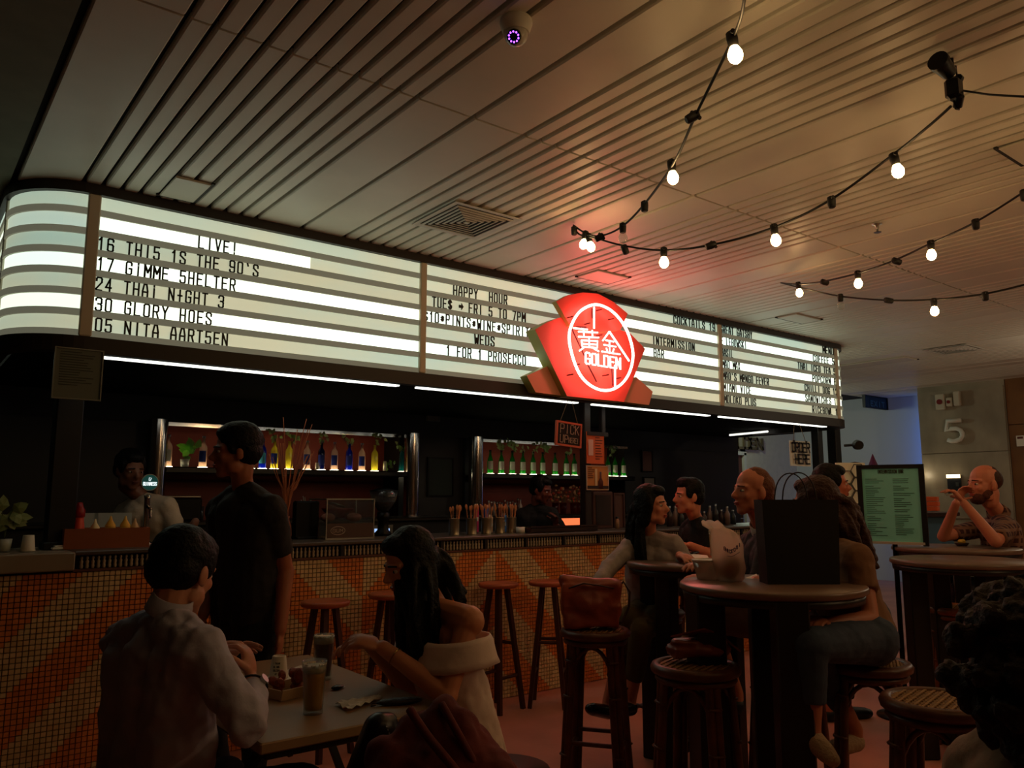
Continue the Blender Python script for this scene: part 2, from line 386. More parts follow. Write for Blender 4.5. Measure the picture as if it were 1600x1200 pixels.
for k, (x0, x1) in enumerate(al):
    m = MB(); m.box(((x0+x1)/2, BW-.01, AZ1-.01), (x1-x0+.06, .03, .03)); struct('trim_%d' % (5+k), m, CHROME)
    tl = MB(); tl.box(((x0+x1)/2, BW+.06, AZ1-.004), (x1-x0-.1, .02, .006)); struct('trim_%d' % (8+k), tl, EM('alcove_strip', (255,226,190), .9))
    m = MB(); m.rbox(((x0+x1)/2, BW+.04, 1.605), (x1-x0-.01, .44, .05), .008)
    sh = tag(m.build('bottle_shelf', M('shelf_black', (20,18,16), .35)), ['long black bottle shelf in the left lit alcove', 'long black bottle shelf in the right lit alcove'][k], 'shelf')
    SHELF = globals().setdefault('SHELF', []); SHELF.append(sh)
    for xx in (x0-.06, x1+.06):
        if xx > 7: continue
        m = MB(); m.cyl((xx, BW-.14, .95), (xx, BW-.14, 2.0), .075, n=20); c_ = m.build('chrome_column', CHROME)
        tag(c_, {0: 'polished chrome column left of the left bottle alcove', 1: 'polished chrome column at the right end of the left alcove', 2: 'polished chrome column left of the green bottle alcove'}[k*2 + (0 if xx < (x0+x1)/2 else 1)], 'column')

# bar counter -----------------------------------------------------------------
bar = thing('bar_counter', 'long bar counter faced with orange and cream zigzag mosaic tiles', 'counter', (4, BY, 0))
off = V((4, BY, 0))
def lb(m): m.v = [tuple(V(p)-off) for p in m.v]; return m
X0, X1 = -.9, 8.0
m = MB(); m.box(((X0+X1)/2, BY+.18, .51), (X1-X0, .34, 1.02)); lb(m).build('counter_body', M('grout_brown', (74,54,40), .9), bar)
m = MB(); m.rbox(((.78+X1)/2, BY+.27, 1.112), (X1-.78, .60, .022), .005); lb(m).build('worktop', M('worktop_edge', (88,78,68), .35), bar)
m = MB(); m.rbox(((X0+.78)/2, BY+.24, 1.075), (.78-X0, .60, .09), .006); lb(m).build('side_worktop', M('pale_worktop', (150,138,118), .5), bar)
m = MB(); m.box(((.78+X1)/2, BY+.2, 1.065), (X1-.78, .36, .075)); lb(m).build('ledge_recess', M('recess_dark', (30,22,18), .7), bar)
# ledge frieze: small turned figures standing in groups of fourteen
m = MB(); k = 0; x = .82; prof = [(.007,0),(.0095,.010),(.007,.022),(.0095,.034),(.004,.043),(.0075,.052),(.004,.060)]
while x < X1-.02:
    if k % 14 == 13: m.box((x, BY-.0, 1.064), (.022, .03, .07), 1)
    else: m.lathe(prof, (x, BY+.004, 1.034), 6, 0)
    x += .0262; k += 1
f_ = lb(m).build('frieze', [M('frieze_ivory', (190,172,146), .5), M('recess_dark')], bar); tag(f_, 'row of small ivory skittle shaped figures under the edge', kind='stuff')
m = MB(); m.box(((.78+X1)/2, BY-.004, 1.026), (X1-.78, .03, .012)); lb(m).build('frieze_ledge', M('ledge_wood', (96,58,38), .5), bar)
# mosaic
def orange(x, z):
    k = math.floor((x-.33)/1.04)
    if k <= 0: return math.floor((x-z-.08+ (0 if k == 0 else 0))/.26) % 2 == 0
    if k == 1: return math.floor((x+z-3.19)/.26) % 2 == 0
    if k == 2: return math.floor((x-z-1.63)/.26) % 2 == 0
    if k == 3: return math.floor((x+z-4.22)/.26) % 2 == 0
    if k == 4: return math.floor((x-z-3.71)/.26) % 2 == 0
    return math.floor((x+z-6.3)/.26) % 2 == 0
m = MB(); p_ = .026; g = .0022
nx = int((X1-X0)/p_); nz = int(1.02/p_)
for i in range(nx):
    for j in range(nz):
        x0 = .33+.026*round((X0-.33)/.026)+i*p_; z0 = .004+j*p_
        if x0 > 5.8 and (i % 1): continue
        y0 = BY-.006-random.random()*.0014; t1 = random.uniform(-.0006, .0006); t2 = random.uniform(-.0006, .0006)
        a, b, c, d = (x0+g, z0+g), (x0+p_-g, z0+g), (x0+p_-g, z0+p_-g), (x0+g, z0+p_-g)
        vs = [V((a[0], y0+t1, a[1])), V((b[0], y0-t1, b[1])), V((c[0], y0+t2, c[1])), V((d[0], y0-t2, d[1]))]
        vs += [V((q.x, BY+.012, q.z)) for q in vs]
        mi = (0 if random.random() < .7 else 1) if orange(x0+p_/2, z0+p_/2) else (2 if random.random() < .75 else 3)
        m.add(vs, [(0,1,2,3),(0,4,5,1),(1,5,6,2),(2,6,7,3),(3,7,4,0)], mi)
me = bpy.data.meshes.new('mosaic'); lb(m); me.from_pydata(m.v, [], m.f); me.polygons.foreach_set('material_index', m.m)
for q in (M('tile_orange', (230,142,72), .35), M('tile_orange_dark', (218,128,62), .35), M('tile_cream', (228,200,150), .35), M('tile_cream_dark', (214,184,132), .35)): me.materials.append(q)
mo = bpy.data.objects.new('mosaic_tiles', me); COL.objects.link(mo); mo.parent = bar; tag(mo, 'small square orange and cream mosaic tiles laid in zigzag stripes', kind='stuff')

# back counter
bc = thing('back_counter', 'low black back counter under the bottle alcoves', 'counter', (4.5, 6.5, 0))
m = MB(); m.box((-.1, 0, .59), (7.6, .5, 1.18)); m.build('counter_body', BLACK, bc)
m = MB(); m.rbox((-.1, -.02, 1.195), (7.6, .56, .03), .006); m.build('worktop', M('dark_steel', (70,66,62), .3, .8), bc)

# columns under the marquee
def column(x, y, w0, name, label, mtl=BLACK, z1=2.2, z0=1.12):
    t = thing(name, label, 'column', (x, y, z0))
    m = MB(); m.rbox((0, 0, (z1-z0)/2), (w0, w0, z1-z0), .006); m.build('shaft', mtl, t)
    m = MB(); m.rbox((0, 0, .02), (w0+.03, w0+.03, .04), .005); m.build('base', mtl, t); return t
column(.75, 4.9, .13, 'square_column', 'black square column at the left end of the bar')
column(4.56, 4.86, .07, 'square_column', 'slim dark brown post behind the hanging pickup board', M('post_brown', (38,22,18), .5))
column(8.05, 4.86, .09, 'square_column', 'left black post under the right end of the marquee', z0=0)
column(8.55, 4.95, .11, 'square_column', 'right black post under the right end of the marquee', z0=0)
column(4.82, 4.92, .045, 'square_column', 'thin dark bracket post above the orange notice', M('post_brown'), z0=1.9)

# ================================================================== MARQUEE SIGN
mq = thing('marquee_sign', 'long curved cinema marquee lightbox with backlit lettering rows', 'sign', (4.4, 4.95, 2.2))
mo_ = V((4.4, 4.95, 2.2))
def ml(m): m.v = [tuple(V(p)-mo_) for p in m.v]; return m
def offp(d=0., xl=.75, xr=8.05, r=.35, yl=7.6, yr=5.9):
    """marquee outline seen from above, pushed out by d"""
    pts = [V((xl-r-d, yl, 0))]
    for k in range(0, 13): a = PI + PI/2*k/12; pts.append(V((xl+(r+d)*math.cos(a), MY+r+(r+d)*math.sin(a), 0)))
    for k in range(0, 13): a = 1.5*PI + PI/2*k/12; pts.append(V((xr+(r+d)*math.cos(a), MY+r+(r+d)*math.sin(a), 0)))
    pts.append(V((xr+r+d, yr, 0))); return pts
def band(z0, z1, d, dep=.02, name='x', mtl=BLACK, parent=mq, label=None, sub=None):
    o1 = offp(d); o2 = offp(d-dep)
    if sub: o1 = o1[sub[0]:sub[1]]; o2 = o2[sub[0]:sub[1]]
    n = len(o1); m = MB()
    vs = [p+EZ*z0 for p in o1]+[p+EZ*z1 for p in o1]+[p+EZ*z0 for p in o2]+[p+EZ*z1 for p in o2]; fs = []
    for i in range(n-1): fs += [(i, i+1, n+i+1, n+i), (2*n+i, 3*n+i, 3*n+i+1, 2*n+i+1), (n+i, n+i+1, 3*n+i+1, 3*n+i), (i, 2*n+i, 2*n+i+1, i+1)]
    m.add(vs, fs, 0); b = ml(m).build(name, mtl, parent)
    if label: b['label'] = label
    return b
Z0, Z1 = 2.225, 2.995; RP = (Z1-Z0)/7
FRAME = M('marquee_frame', (44,36,30), .5)
band(Z1, CZ+.03, .03, .06, 'top_rail', FRAME)
band(Z0-.085, Z0, .02, .07, 'bottom_rail', FRAME)
# backlit acrylic: tubes sit behind rows 2, 4 and 6, so those rows glow brightest
def litmat(name, col, base, tube, x0, x1):
    m = bpy.data.materials.new(name); m.use_nodes = True; nt = m.node_tree; L = nt.links; N = nt.nodes.new
    b = nt.nodes['Principled BSDF']; b.inputs['Base Color'].default_value = lin((225,222,205)); b.inputs['Roughness'].default_value = .35
    tc = N('ShaderNodeTexCoord'); mp = N('ShaderNodeMapping'); L.new(tc.outputs['Object'], mp.inputs[0]); mp.inputs['Scale'].default_value = (.55, .55, 1.2)
    n = N('ShaderNodeTexNoise'); n.inputs['Scale'].default_value = 1.6; n.inputs['Detail'].default_value = 3; L.new(mp.outputs[0], n.inputs['Vector'])
    cr = N('ShaderNodeValToRGB'); cr.color_ramp.elements[0].position = .35; cr.color_ramp.elements[1].position = .62
    cr.color_ramp.elements[0].color = lin((194,226,206)); cr.color_ramp.elements[1].color = lin((222,222,186)); L.new(n.outputs['Fac'], cr.inputs[0])
    if tube: cr.color_ramp.elements[0].color = lin((226,255,236)); cr.color_ramp.elements[1].color = lin((244,255,226))
    L.new(cr.outputs[0], b.inputs['Emission Color']); b.inputs['Emission Strength'].default_value = base
    return m
ROWE = {1: .62, 2: .78, 3: .56, 4: 1.7, 5: .60, 6: 1.7, 7: .62}
for r_ in range(1, 8):
    zt = Z1-(r_-1)*RP; lm = litmat('backlit_row_%d' % r_, None, ROWE[r_], r_ in (2, 4, 6), 0, 0)
    segs = [(.75, 2.8), (2.8, 4.4), (4.4, 6.04), (6.04, 8.05)]
    zb = zt-RP+.034
    band(zb, zt-.002, 0, .008, 'corner_panel', litmat('backlit_left_%d' % r_, None, ROWE[r_]*.62 if r_ % 2 == 0 else ROWE[r_]*.9, r_ % 2 == 0, 0, 0), sub=(1, 14))
    band(zb, zt-.002, 0, .008, 'corner_panel', lm, sub=(14, 27))
    band(zb, zt-.002, 0, .008, 'side_panel', litmat('backlit_side_%d' % r_, None, 1.1 if r_ % 2 == 0 else .6, True, 0, 0), sub=(0, 2))
    band(zb, zt-.002, 0, .008, 'side_panel', lm, sub=(26, 28))
    for s_, (a, b) in enumerate(segs):
        if r_ == 2 and s_ == 0:
            cuts = [(a, 1.98, 1.7), (1.98, b, .62)]
        elif r_ == 2 and s_ == 1: cuts = [(a, 4.05, .66), (4.05, b, 1.5)]
        elif r_ in (2,) and s_ >= 2: cuts = [(a, b, 1.7)]
        else: cuts = [(a, b, ROWE[r_])]
        for a1, b1, e1 in cuts:
            m = MB(); m.box(((a1+b1)/2, MY+.004, (zb+zt-.002)/2), (b1-a1-.002, .008, zt-.002-zb))
            ml(m).build('backlit_panel', lm if e1 == ROWE[r_] else litmat('backlit_%d_%d' % (r_, s_), None, e1, e1 > 1, 0, 0), mq)
    band(zb-.036, zb, .012, .02, 'letter_rail', M('rail_grey', (132,130,112), .6, emit=.15, ecol=(205,203,172)))
for x in (.75, 2.8, 4.4, 6.04, 8.05):
    m = MB(); m.rbox((x, MY-.012, (Z0+Z1)/2), (.062 if x < 1 else .05, .03, Z1-Z0), .006); ml(m).build('divider_post', M('divider_post', (214,202,180), .5), mq)
m = MB(); m.rbox((.40, 4.97, (Z0+Z1)/2), (.03, .03, Z1-Z0), .006); ml(m).build('divider_post', M('divider_post'), mq)
# underside: white light slots
for x0, x1 in ((.85, 2.68), (2.83, 4.32), (4.5, 5.98), (6.15, 7.95)):
    m = MB(); m.box(((x0+x1)/2, MY+.10, Z0-.083), (x1-x0, .05, .012)); ml(m).build('underside_light', EM('underside_tube', (236,238,226), 3.0), mq)
# letters
LET = M('letter_black', (18,16,18), .4)
_lm = {}
def msign(s, px0, px1, row, ghost=()):
    zc = Z1-(row-.5)*RP; zb = Z1-row*RP+.030; h_ = RP-.036
    # pixel extents give the span along the sign
    def X(px):
        lo, hi = 0.5, 8.4
        for _ in range(30):
            mid = (lo+hi)/2; d = V((mid, MY, zc))-CAM
            if 800+FPX*d.dot(Rv)/d.dot(Fv) < px: lo = mid
            else: hi = mid
        return lo
    xa, xb = X(px0), X(px1); n = len(s); gap = .80; cw = (xb-xa)/(n-gap/(1+gap)); gw = cw/(1+gap)
    for i, ch in enumerate(s):
        if ch == ' ': continue
        hh = h_*.93; ww = gw if ch not in 'MW' else gw*1.2
        if ch == '>':
            m = MB(); m.prism([(-.02,.35),(.55,.35),(.55,.12),(1.05,.5),(.55,.88),(.55,.65),(-.02,.65)], (0,0,0), (gw*1.5,0,0), (0,0,hh), (0,-.006,0)); me = m.mesh('letter', LET)
        else:
            k = (ch, round(ww, 3), h_)
            if k not in _lm: m = MB(); strokes(m, ch, (0,0,0), EX, EZ, ww, hh, min(.0165, ww*.34), NY*.006); _lm[k] = m.mesh('letter', LET)
            me = _lm[k]
        o = link_mesh('letter', me, mq, V((xa+cw*i, MY-.004, zb+.006))-mo_)
msign('LIVE!', 310, 369, 2)
msign("16 THI5 1S THE 90'S", 153, 402, 3)
msign('17 GiMME 5HELTER', 152, 366, 4)
msign('24 THAi N+GHT 3', 150, 348, 5)
msign('30 GLORY HOES', 149, 329, 6)
msign('05 NITA AART5EN', 149, 354, 7)
msign('HAPPY  HOUR', 708, 791, 2)
msign('TUE$ > FRI 5 TO 7PM', 675, 819, 3)
msign('$10#PINTS#WINE#SPIRITS', 662, 832, 4)
msign('WEDS', 741, 771, 5)
msign('1 FOR 1 PROSECCO', 697, 820, 6)
msign('COCKTAILS 19', 1052, 1116, 1)
msign('INTERMISSION', 1019, 1084, 3)
msign('BAR', 1021, 1036, 4)
msign('GREAT GATSBY', 1125, 1174, 1); msign('E LEBOWSKI', 1126, 1165, 2); msign('BASIL', 1127, 1144, 3); msign('MAD MAX', 1128, 1155, 4)
msign("MAO'S M@NGO FEVER", 1129, 1200, 5); msign('MIAMI VICE', 1130, 1172, 6); msign('MOLOKO PLUS', 1131, 1180, 7)
msign('MENU', 1285, 1301, 1); msign('COFFEE 5', 1270, 1302, 2); msign('THAI ICED TEA 5', 1246, 1304, 3); msign('POPCORN 6', 1269, 1305, 4)
msign('CHILLI DOG 12', 1257, 1307, 5); msign('SANDWICHES 12', 1258, 1309, 6); msign('RICEBOWL 10', 1269, 1311, 7)

# ================================================================== NEON SHIELD
ns = thing('neon_sign', 'red shield shaped neon sign with oval ring on the marquee', 'sign', (4.55, MY, 2.3))
no = V((4.55, MY, 2.3))
def plate(pxs, y, dep, name, mtl, side):
    pts = [onY(px, py, y) for px, py in pxs]; m = MB()
    m.prism([(p.x, p.z) for p in pts], V((0, y, 0))-no, EX, EZ, (0, dep, 0), 0, 1); return m.build(name, [mtl, side], ns)
SR = M('shield_red', (226,92,76), .45); SO = M('shield_terracotta', (236,160,130), .5); SE = M('shield_edge_lit_olive', (170,165,90), .5)  # olive of the plate edges has the marquee's light painted into it
plate([(823,587),(864,568),(900,560),(900,622),(884,619),(837,613)], 4.50, .08, 'lower_wing', SO, SE)
plate([(960,600),(994,589),(1020,612),(1014,633),(960,626)], 4.50, .08, 'lower_wing', SO, SE)
plate([(836,515),(854,504),(872,497),(890,493),(984,520),(1008,545),(975,628),(886,619)], 4.44, .11, 'shield_plate', SR, SE)
plate([(869,471),(888,461),(911,457),(935,459),(959,472),(981,490),(969,516),(930,520),(891,509)], 4.40, .05, 'crest_plate', SR, SE)
NEON = EM('neon_pink', (255,122,114), 16.0); NY_ = 4.34
NW = EM('neon_white', (255,150,138), 13.0)
cpt = [(889.5,533),(893,508),(907,486),(929,476),(950,482),(968,498),(981,520),(989,551),(985,578),(973,598),(955,609),(934,608),(913,594),(899,570)]
pts = [onY(px, py, NY_)-no for px, py in cpt]
def cr(pts, closed=True, k=6):
    out = []; n = len(pts)
    for i in range(n if closed else n-1):
        p0, p1, p2, p3 = (pts[(i+q) % n] if closed else pts[min(max(i+q, 0), n-1)] for q in (-1, 0, 1, 2))
        for j in range(k):
            t = j/k; out.append(.5*((2*p1)+(p2-p0)*t+(2*p0-5*p1+4*p2-p3)*t*t+(3*p1-p0-3*p2+p3)*t**3))
    if not closed: out.append(pts[-1])
    return out
m = MB(); m.tube(cr(pts), .0105, 8, closed=True); m.build('neon_ring', NEON, ns)
def nz(pl, r=.0075, name='neon_tube', mtl=NW):
    m = MB(); m.tube([onY(880+x/6.313, 450+y/6.313, NY_+.01)-no for x, y in pl], r, 6); return m.build(name, mtl, ns)
nz([(305,190),(305,400)]); nz([(510,760),(512,975)]); nz([(455,430),(530,540),(650,720)]); nz([(100,395),(240,410)], .006)
# left character
for pl in ([(150,430),(340,440)], [(200,410),(205,470)], [(285,415),(290,475)], [(150,480),(350,490)], [(180,515),(340,525),(335,590),(190,580),(180,515)], [(185,550),(335,558)], [(255,490),(258,590)], [(200,590),(160,620)], [(300,595),(350,625)]): nz(pl, .006)
# right character
for pl in ([(455,430),(390,520)], [(420,515),(500,530)], [(400,560),(520,580)], [(455,520),(460,640)], [(425,590),(435,620)], [(500,600),(490,630)], [(380,625),(560,655)]): nz(pl, .006)
m = MB(); pA = onY(880+218/6.313, 450+745/6.313, NY_); pB = onY(880+560/6.313, 450+800/6.313, NY_)
text(m, 'GOLDEN', pA-no, (pB-pA), EZ, .085, (pB-pA).length, .009, NY*.009); m.build('neon_lettering', NW, ns)
for (a, b) in (((75,380),(215,680)), ((245,760),(330,925)), ((480,795),(490,965)), ((590,650),(645,720)), ((285,200),(288,300)), ((130,385),(230,388))):
    m = MB(); m.tube([onY(880+x/6.313, 450+y/6.313, 4.385)-no for x, y in (a, b)], .006, 5); m.build('tube_support', M('support_dark', (60,8,8), .5), ns)
m = MB()
for x, y in ((95,280),(380,210),(500,300),(165,750),(100,850),(450,855),(570,885),(265,345),(385,460)):
    p = onY(880+x/6.313, 450+y/6.313, NY_)-no; m.cyl(p, p+V((0,.07,0)), .005, n=6); 
m.build('standoff_pins', M('support_dark'), ns)

# ================================================================== CEILING FITTINGS
# square air diffuser
t = thing('ceiling_vent', 'square white louvred air diffuser in ceiling above the marquee', 'vent', (2.63, 3.82, CZ-.004))
W0 = .24
def frame_ring(m, r0, r1, z0, z1, mi=0):
    a = [(r0,r0),(-r0,r0),(-r0,-r0),(r0,-r0)]; b = [(r1,r1),(-r1,r1),(-r1,-r1),(r1,-r1)]
    vs = [V((x,y,z0)) for x, y in a]+[V((x,y,z1)) for x, y in b]+[V((x,y,z0+.004)) for x, y in a]+[V((x,y,z1+.004)) for x, y in b]; fs = []
    for i in range(4): j = (i+1) % 4; fs += [(i,j,4+j,4+i),(8+i,12+i,12+j,8+j),(i,8+i,8+j,j),(4+i,4+j,12+j,12+i)]
    m.add(vs, fs, mi)
VW = M('vent_white', (205,200,188), .45)
m = MB(); frame_ring(m, W0, W0-.035, -.008, -.004); m.build('frame', VW, t)
m = MB(); m.box((0,0,-.001), (W0*2-.02, W0*2-.02, .002)); m.build('backing', M('vent_dark', (40,34,28), .8), t)
for k in range(6):
    m = MB(); r1 = W0-.04-k*.031; frame_ring(m, r1, r1-.010, -.012, -.015); m.build('louvre', VW, t)
m = MB(); m.box((0,0,-.012), (.03,.03,.006)); m.build('louvre', VW, t)
dup(t, (9.4, 3.93, CZ-.004), label='distant square air diffuser in ceiling near the marble pillar')
# access hatches
def hatch(x, y, w0, w1, label, open_=True):
    t = thing('ceiling_hatch', label, 'hatch', (x, y, CZ-.002))
    m = MB(); m.rbox((0,0,-.006), (w0, w1, .012), .003); m.build('hatch_panel', M('hatch_paint', (206,200,184), .5), t)
    m = MB(); m.box((w0/2+.008,0,-.004), (.016, w1+.03, .010)); m.box((0,w1/2+.008,-.004), (w0+.03, .016, .010)); m.build('shadow_gap', M('vent_dark'), t)
hatch(1.14, 4.34, .18, .32, 'pale square access hatch above the live listings'); hatch(4.15, 4.2, .32, .22, 'access hatch in red lit ceiling above neon sign')
hatch(6.6, 4.1, .4, .2, 'access hatch above the right marquee section'); hatch(4.2, 1.25, .3, .34, 'access hatch by string lights at right frame edge')
hatch(9.6, 5.1, .3, 1.2, 'long access hatch in ceiling before the exit sign')
# dome camera
t = thing('dome_camera', 'white dome security camera with purple infrared ring on ceiling', 'camera', (1.60, 2.03, CZ))
m = MB(); m.lathe([(.055,0),(.058,-.015),(.05,-.04),(.046,-.05)], (0,0,0), 24); m.build('base', M('camera_white', (200,196,184), .4), t)
m = MB(); m.ell((0,0,-.055), (.042,.042,.042)); m.build('dome', M('camera_shell', (186,182,172), .25), t)
dv = (CAM-V((1.60,2.03,CZ-.055))).normalized(); dv = (dv+V((-.2,.1,-.25))).normalized()
m = MB(); m.cyl(V((0,0,-.055))+dv*.028, V((0,0,-.055))+dv*.043, .026, .024, 20); m.build('lens', M('lens_black', (12,10,20), .1), t)
for k in range(10):
    x = dv.orthogonal().normalized(); y = dv.cross(x); a = 2*PI*k/10
    c = V((0,0,-.055))+dv*.0435+(x*math.cos(a)+y*math.sin(a))*.017
    m = MB(); m.ell(c, (.0035,.0035,.0035), n=6, m=4); m.build('infrared_diode', EM('ir_purple', (150,70,255), 5), t)
# sprinklers
def sprinkler(x, y, label):
    t = thing('sprinkler', label, 'sprinkler', (x, y, CZ)); m = MB(); m.lathe([(.03,0),(.03,-.005),(.012,-.01),(.01,-.035)], (0,0,0), 14); m.build('body', STEEL, t)
    m = MB(); m.lathe([(.006,-.035),(.006,-.05),(.022,-.052),(.022,-.055)], (0,0,0), 12); m.build('deflector', STEEL, t)
sprinkler(4.65, 2.33, 'brass sprinkler head on ceiling above the third string light'); sprinkler(9.7, 5.6, 'sprinkler head on far ceiling in front of exit sign')

# string lights -----------------------------------------------------------------
CORD = M('cord_black', (16,13,12), .6)
BULB = EM('bulb_glow', (255,206,136), 40.0)
def string(label, path, socks, lab_b, r=.0055):
    pts = cr([P(*q) for q in path], False, 8); o0 = pts[0].copy()
    t = thing('string_light', label, 'string light', o0)
    m = MB(); m.tube([p-o0 for p in pts], r, 6); m.build('cord', CORD, t)
    for k, (px, py, d, kind, ang) in enumerate(socks):
        p = P(px, py, d)-o0; dn = V((math.sin(R(ang))*Rv.x, math.sin(R(ang))*Rv.y, -math.cos(R(ang))))
        m = MB(); m.lathe([(.012,-.012),(.018,-.008),(.019,.012),(.017,.038),(.012,.042)], p, 12, axis=dn)
        s = m.build('socket', CORD, t)
        m = MB(); q = dn.orthogonal().normalized(); m.cyl(p-q*.028, p+q*.028, .008, n=8); m.build('cord_clip', CORD, s)
        if kind == 'lit':
            m = MB(); m.lathe([(.010,.036),(.015,.044),(.0235,.062),(.0245,.074),(.020,.088),(.010,.097),(.001,.099)], p, 16, axis=dn); m.build('bulb', BULB, s)
        elif kind == 'off':
            m = MB(); m.lathe([(.010,.036),(.015,.044),(.0235,.062),(.0245,.074),(.020,.088),(.010,.097),(.001,.099)], p, 16, axis=dn); m.build('bulb', GLASS, s)['label'] = 'unlit clear bulb'
    return t
string('string light falling from top centre to the hook above the vent',
  [(1166,-60,2.15),(1163,0,2.3),(1146,58,2.6),(1087,180,3.0),(1052,256,3.4),(1006,320,3.9),(972,354,4.2),(941,368,4.4),(918,366,4.6),(896,352,4.88)],
  [(1143,55,2.6,'lit',8),(1087,180,3.0,'none',-60),(1049,254,3.45,'lit',4),(1007,318,3.9,'none',0),(973,352,4.2,'off',0),(940,369,4.4,'none',-60),(915,364,4.65,'lit',-10)], '')
string('string light sagging from the hook up to the black spotlight',
  [(896,352,4.88),(905,366,4.75),(930,372,4.5),(975,384,4.3),(1037,391,4.15),(1115,382,4.0),(1210,355,3.85),(1298,312,3.6),(1395,242,3.3),(1450,198,3.1),(1486,166,2.98)],
  [(897,357,4.8,'none',0),(919,368,4.6,'lit',12),(975,386,4.3,'none',20),(1037,390,4.15,'lit',0),(1115,382,4.0,'none',-70),(1209,354,3.85,'lit',6),(1299,311,3.6,'none',0),(1396,243,3.3,'lit',12)], '')
string('string light climbing from the far hook to the right frame edge',
  [(1220,442,6.1),(1248,444,5.7),(1285,440,5.3),(1340,427,4.9),(1397,407,4.6),(1455,380,4.3),(1524,347,4.0),(1598,301,3.7),(1680,245,3.4)],
  [(1247,443,5.7,'lit',5),(1285,440,5.3,'none',70),(1340,426,4.9,'lit',0),(1397,407,4.6,'none',70),(1454,379,4.3,'lit',0),(1524,346,4.0,'none',0),(1600,300,3.7,'none',0),(1650,262,3.5,'lit',0)], '')
string('lowest string light running level to the right above the exit sign',
  [(1220,442,6.1),(1262,452,5.7),(1314,463,5.4),(1385,469,5.1),(1459,468,4.9),(1539,459,4.7),(1620,440,4.5)],
  [(1313,462,5.4,'off',0),(1385,469,5.1,'none',80),(1459,469,4.9,'lit',0),(1539,459,4.7,'none',0)], '')
# the same strings go on outside the frame
t = thing('string_light', 'string light carrying on outside the picture at the right', 'string light', (0,0,0))
spn = [V((1.2,.2,2.95)), V((2.0,-.1,2.78)), V((3.0,-.35,2.75)), V((4.2,-.35,2.8)), V((5.6,-.2,2.92))]
m = MB(); m.tube(cr(spn, False, 6), .0055, 6); m.build('cord', CORD, t)
for p in cr(spn, False, 2):
    m = MB(); m.lathe([(.012,.012),(.018,.008),(.019,-.012),(.017,-.038)], p, 10); s = m.build('socket', CORD, t)
    m = MB(); m.ell(p-EZ*.066, (.0245,.0245,.03)); m.build('bulb', BULB, s)
# spotlight on the ceiling
sp = P(1490, 135, 3.02)
t = thing('spotlight', 'black adjustable stage spotlight hanging from the ceiling at right', 'spotlight', sp)
dn = (Rv*-.75+EZ*.25-Fv*.6).normalized()
m = MB(); a = V((-.03,0,.045)); m.cyl(a, a+dn*.075, .028, .034, 18); m.cyl(a+dn*.075, a+dn*.095, .037, .037, 18); m.build('lamp_head', BLACKM, t)
m = MB(); m.rbox((0,0,-.012), (.065,.05,.085), .012); m.build('ballast_box', BLACKM, t)
m = MB(); m.tube([V((-.045,.02,.06)), V((-.01,.02,.092)), V((.035,.0,.095)), V((.037,0,.05)), V((.045,0,-.02)), V((.03,0,-.085)), V((.0,0,-.09)), V((-.01,0,-.06))], .0035, 6); m.build('yoke', BLACKM, t)
m = MB(); m.cyl((.02,0,-.075),(-.005,-.02,-.05),.017,n=12); m.cyl((.045,0,.05),(.062,0,.05),.016,n=8); m.build('knob', BLACKM, t)
m = MB(); m.cyl((0,0,.09),(0,.0,CZ-sp.z),.008,n=8); m.build('stem', BLACKM, t)
q1 = P(1600,151,2.7)-sp; q0 = V((.045,0,0)); m = MB(); m.tube([q0, (q0+q1)/2+V((0,0,-.006)), q1], .004, 6); m.build('power_cable', CORD, t)

# ================================================================== FURNITURE
WS = M('stool_seat_orange_wood', (186,98,58), .4, rgb2=(160,78,44), nscale=9, stretch=(1,.2,1))
WL = M('stool_leg_wood', (70,34,24), .5)
def bar_stool(x, y, label, rz=0):
    t = thing('bar_stool', label, 'stool', (x, y, 0), rz, 'wooden bar stools along the tiled counter')
    H = .82
    m = MB(); m.lathe([(.12,H-.032),(.132,H-.028),(.138,H-.015),(.136,H-.004),(.125,H),(.001,H)], (0,0,0), 28); m.build('seat', WS, t)
    ft = []
    for k in range(4):
        a = PI/4+k*PI/2; tp = V((.055*math.cos(a), .055*math.sin(a), H-.03)); bt = V((.165*math.cos(a), .165*math.sin(a), 0)); ft.append((tp, bt))
        m = MB(); m.cyl(tp, bt, .021, .019, 4, smooth=False); m.build('leg', WL, t)
    for k in range(4):
        z = .42 if k % 2 else .22; (t1, b1), (t2, b2) = ft[k], ft[(k+1) % 4]; f = (t1.z-z)/t1.z
        m = MB(); m.cyl(t1.lerp(b1, f), t2.lerp(b2, f), .012, n=6); m.build('stretcher', WL, t)
for (x, y, l, r_) in ((2.0, 4.27, 'leftmost wooden bar stool with round orange seat, behind the beer glasses', .3), (2.47, 4.36, 'round seat bar stool partly behind the dark haired woman in white', .5),
                   (3.33, 4.42, 'third round seat bar stool, right of the woman in white', .2), (3.67, 4.30, 'round seat bar stool beside the brown shoulder bag', .75)):
    bar_stool(x, y, l, r_)

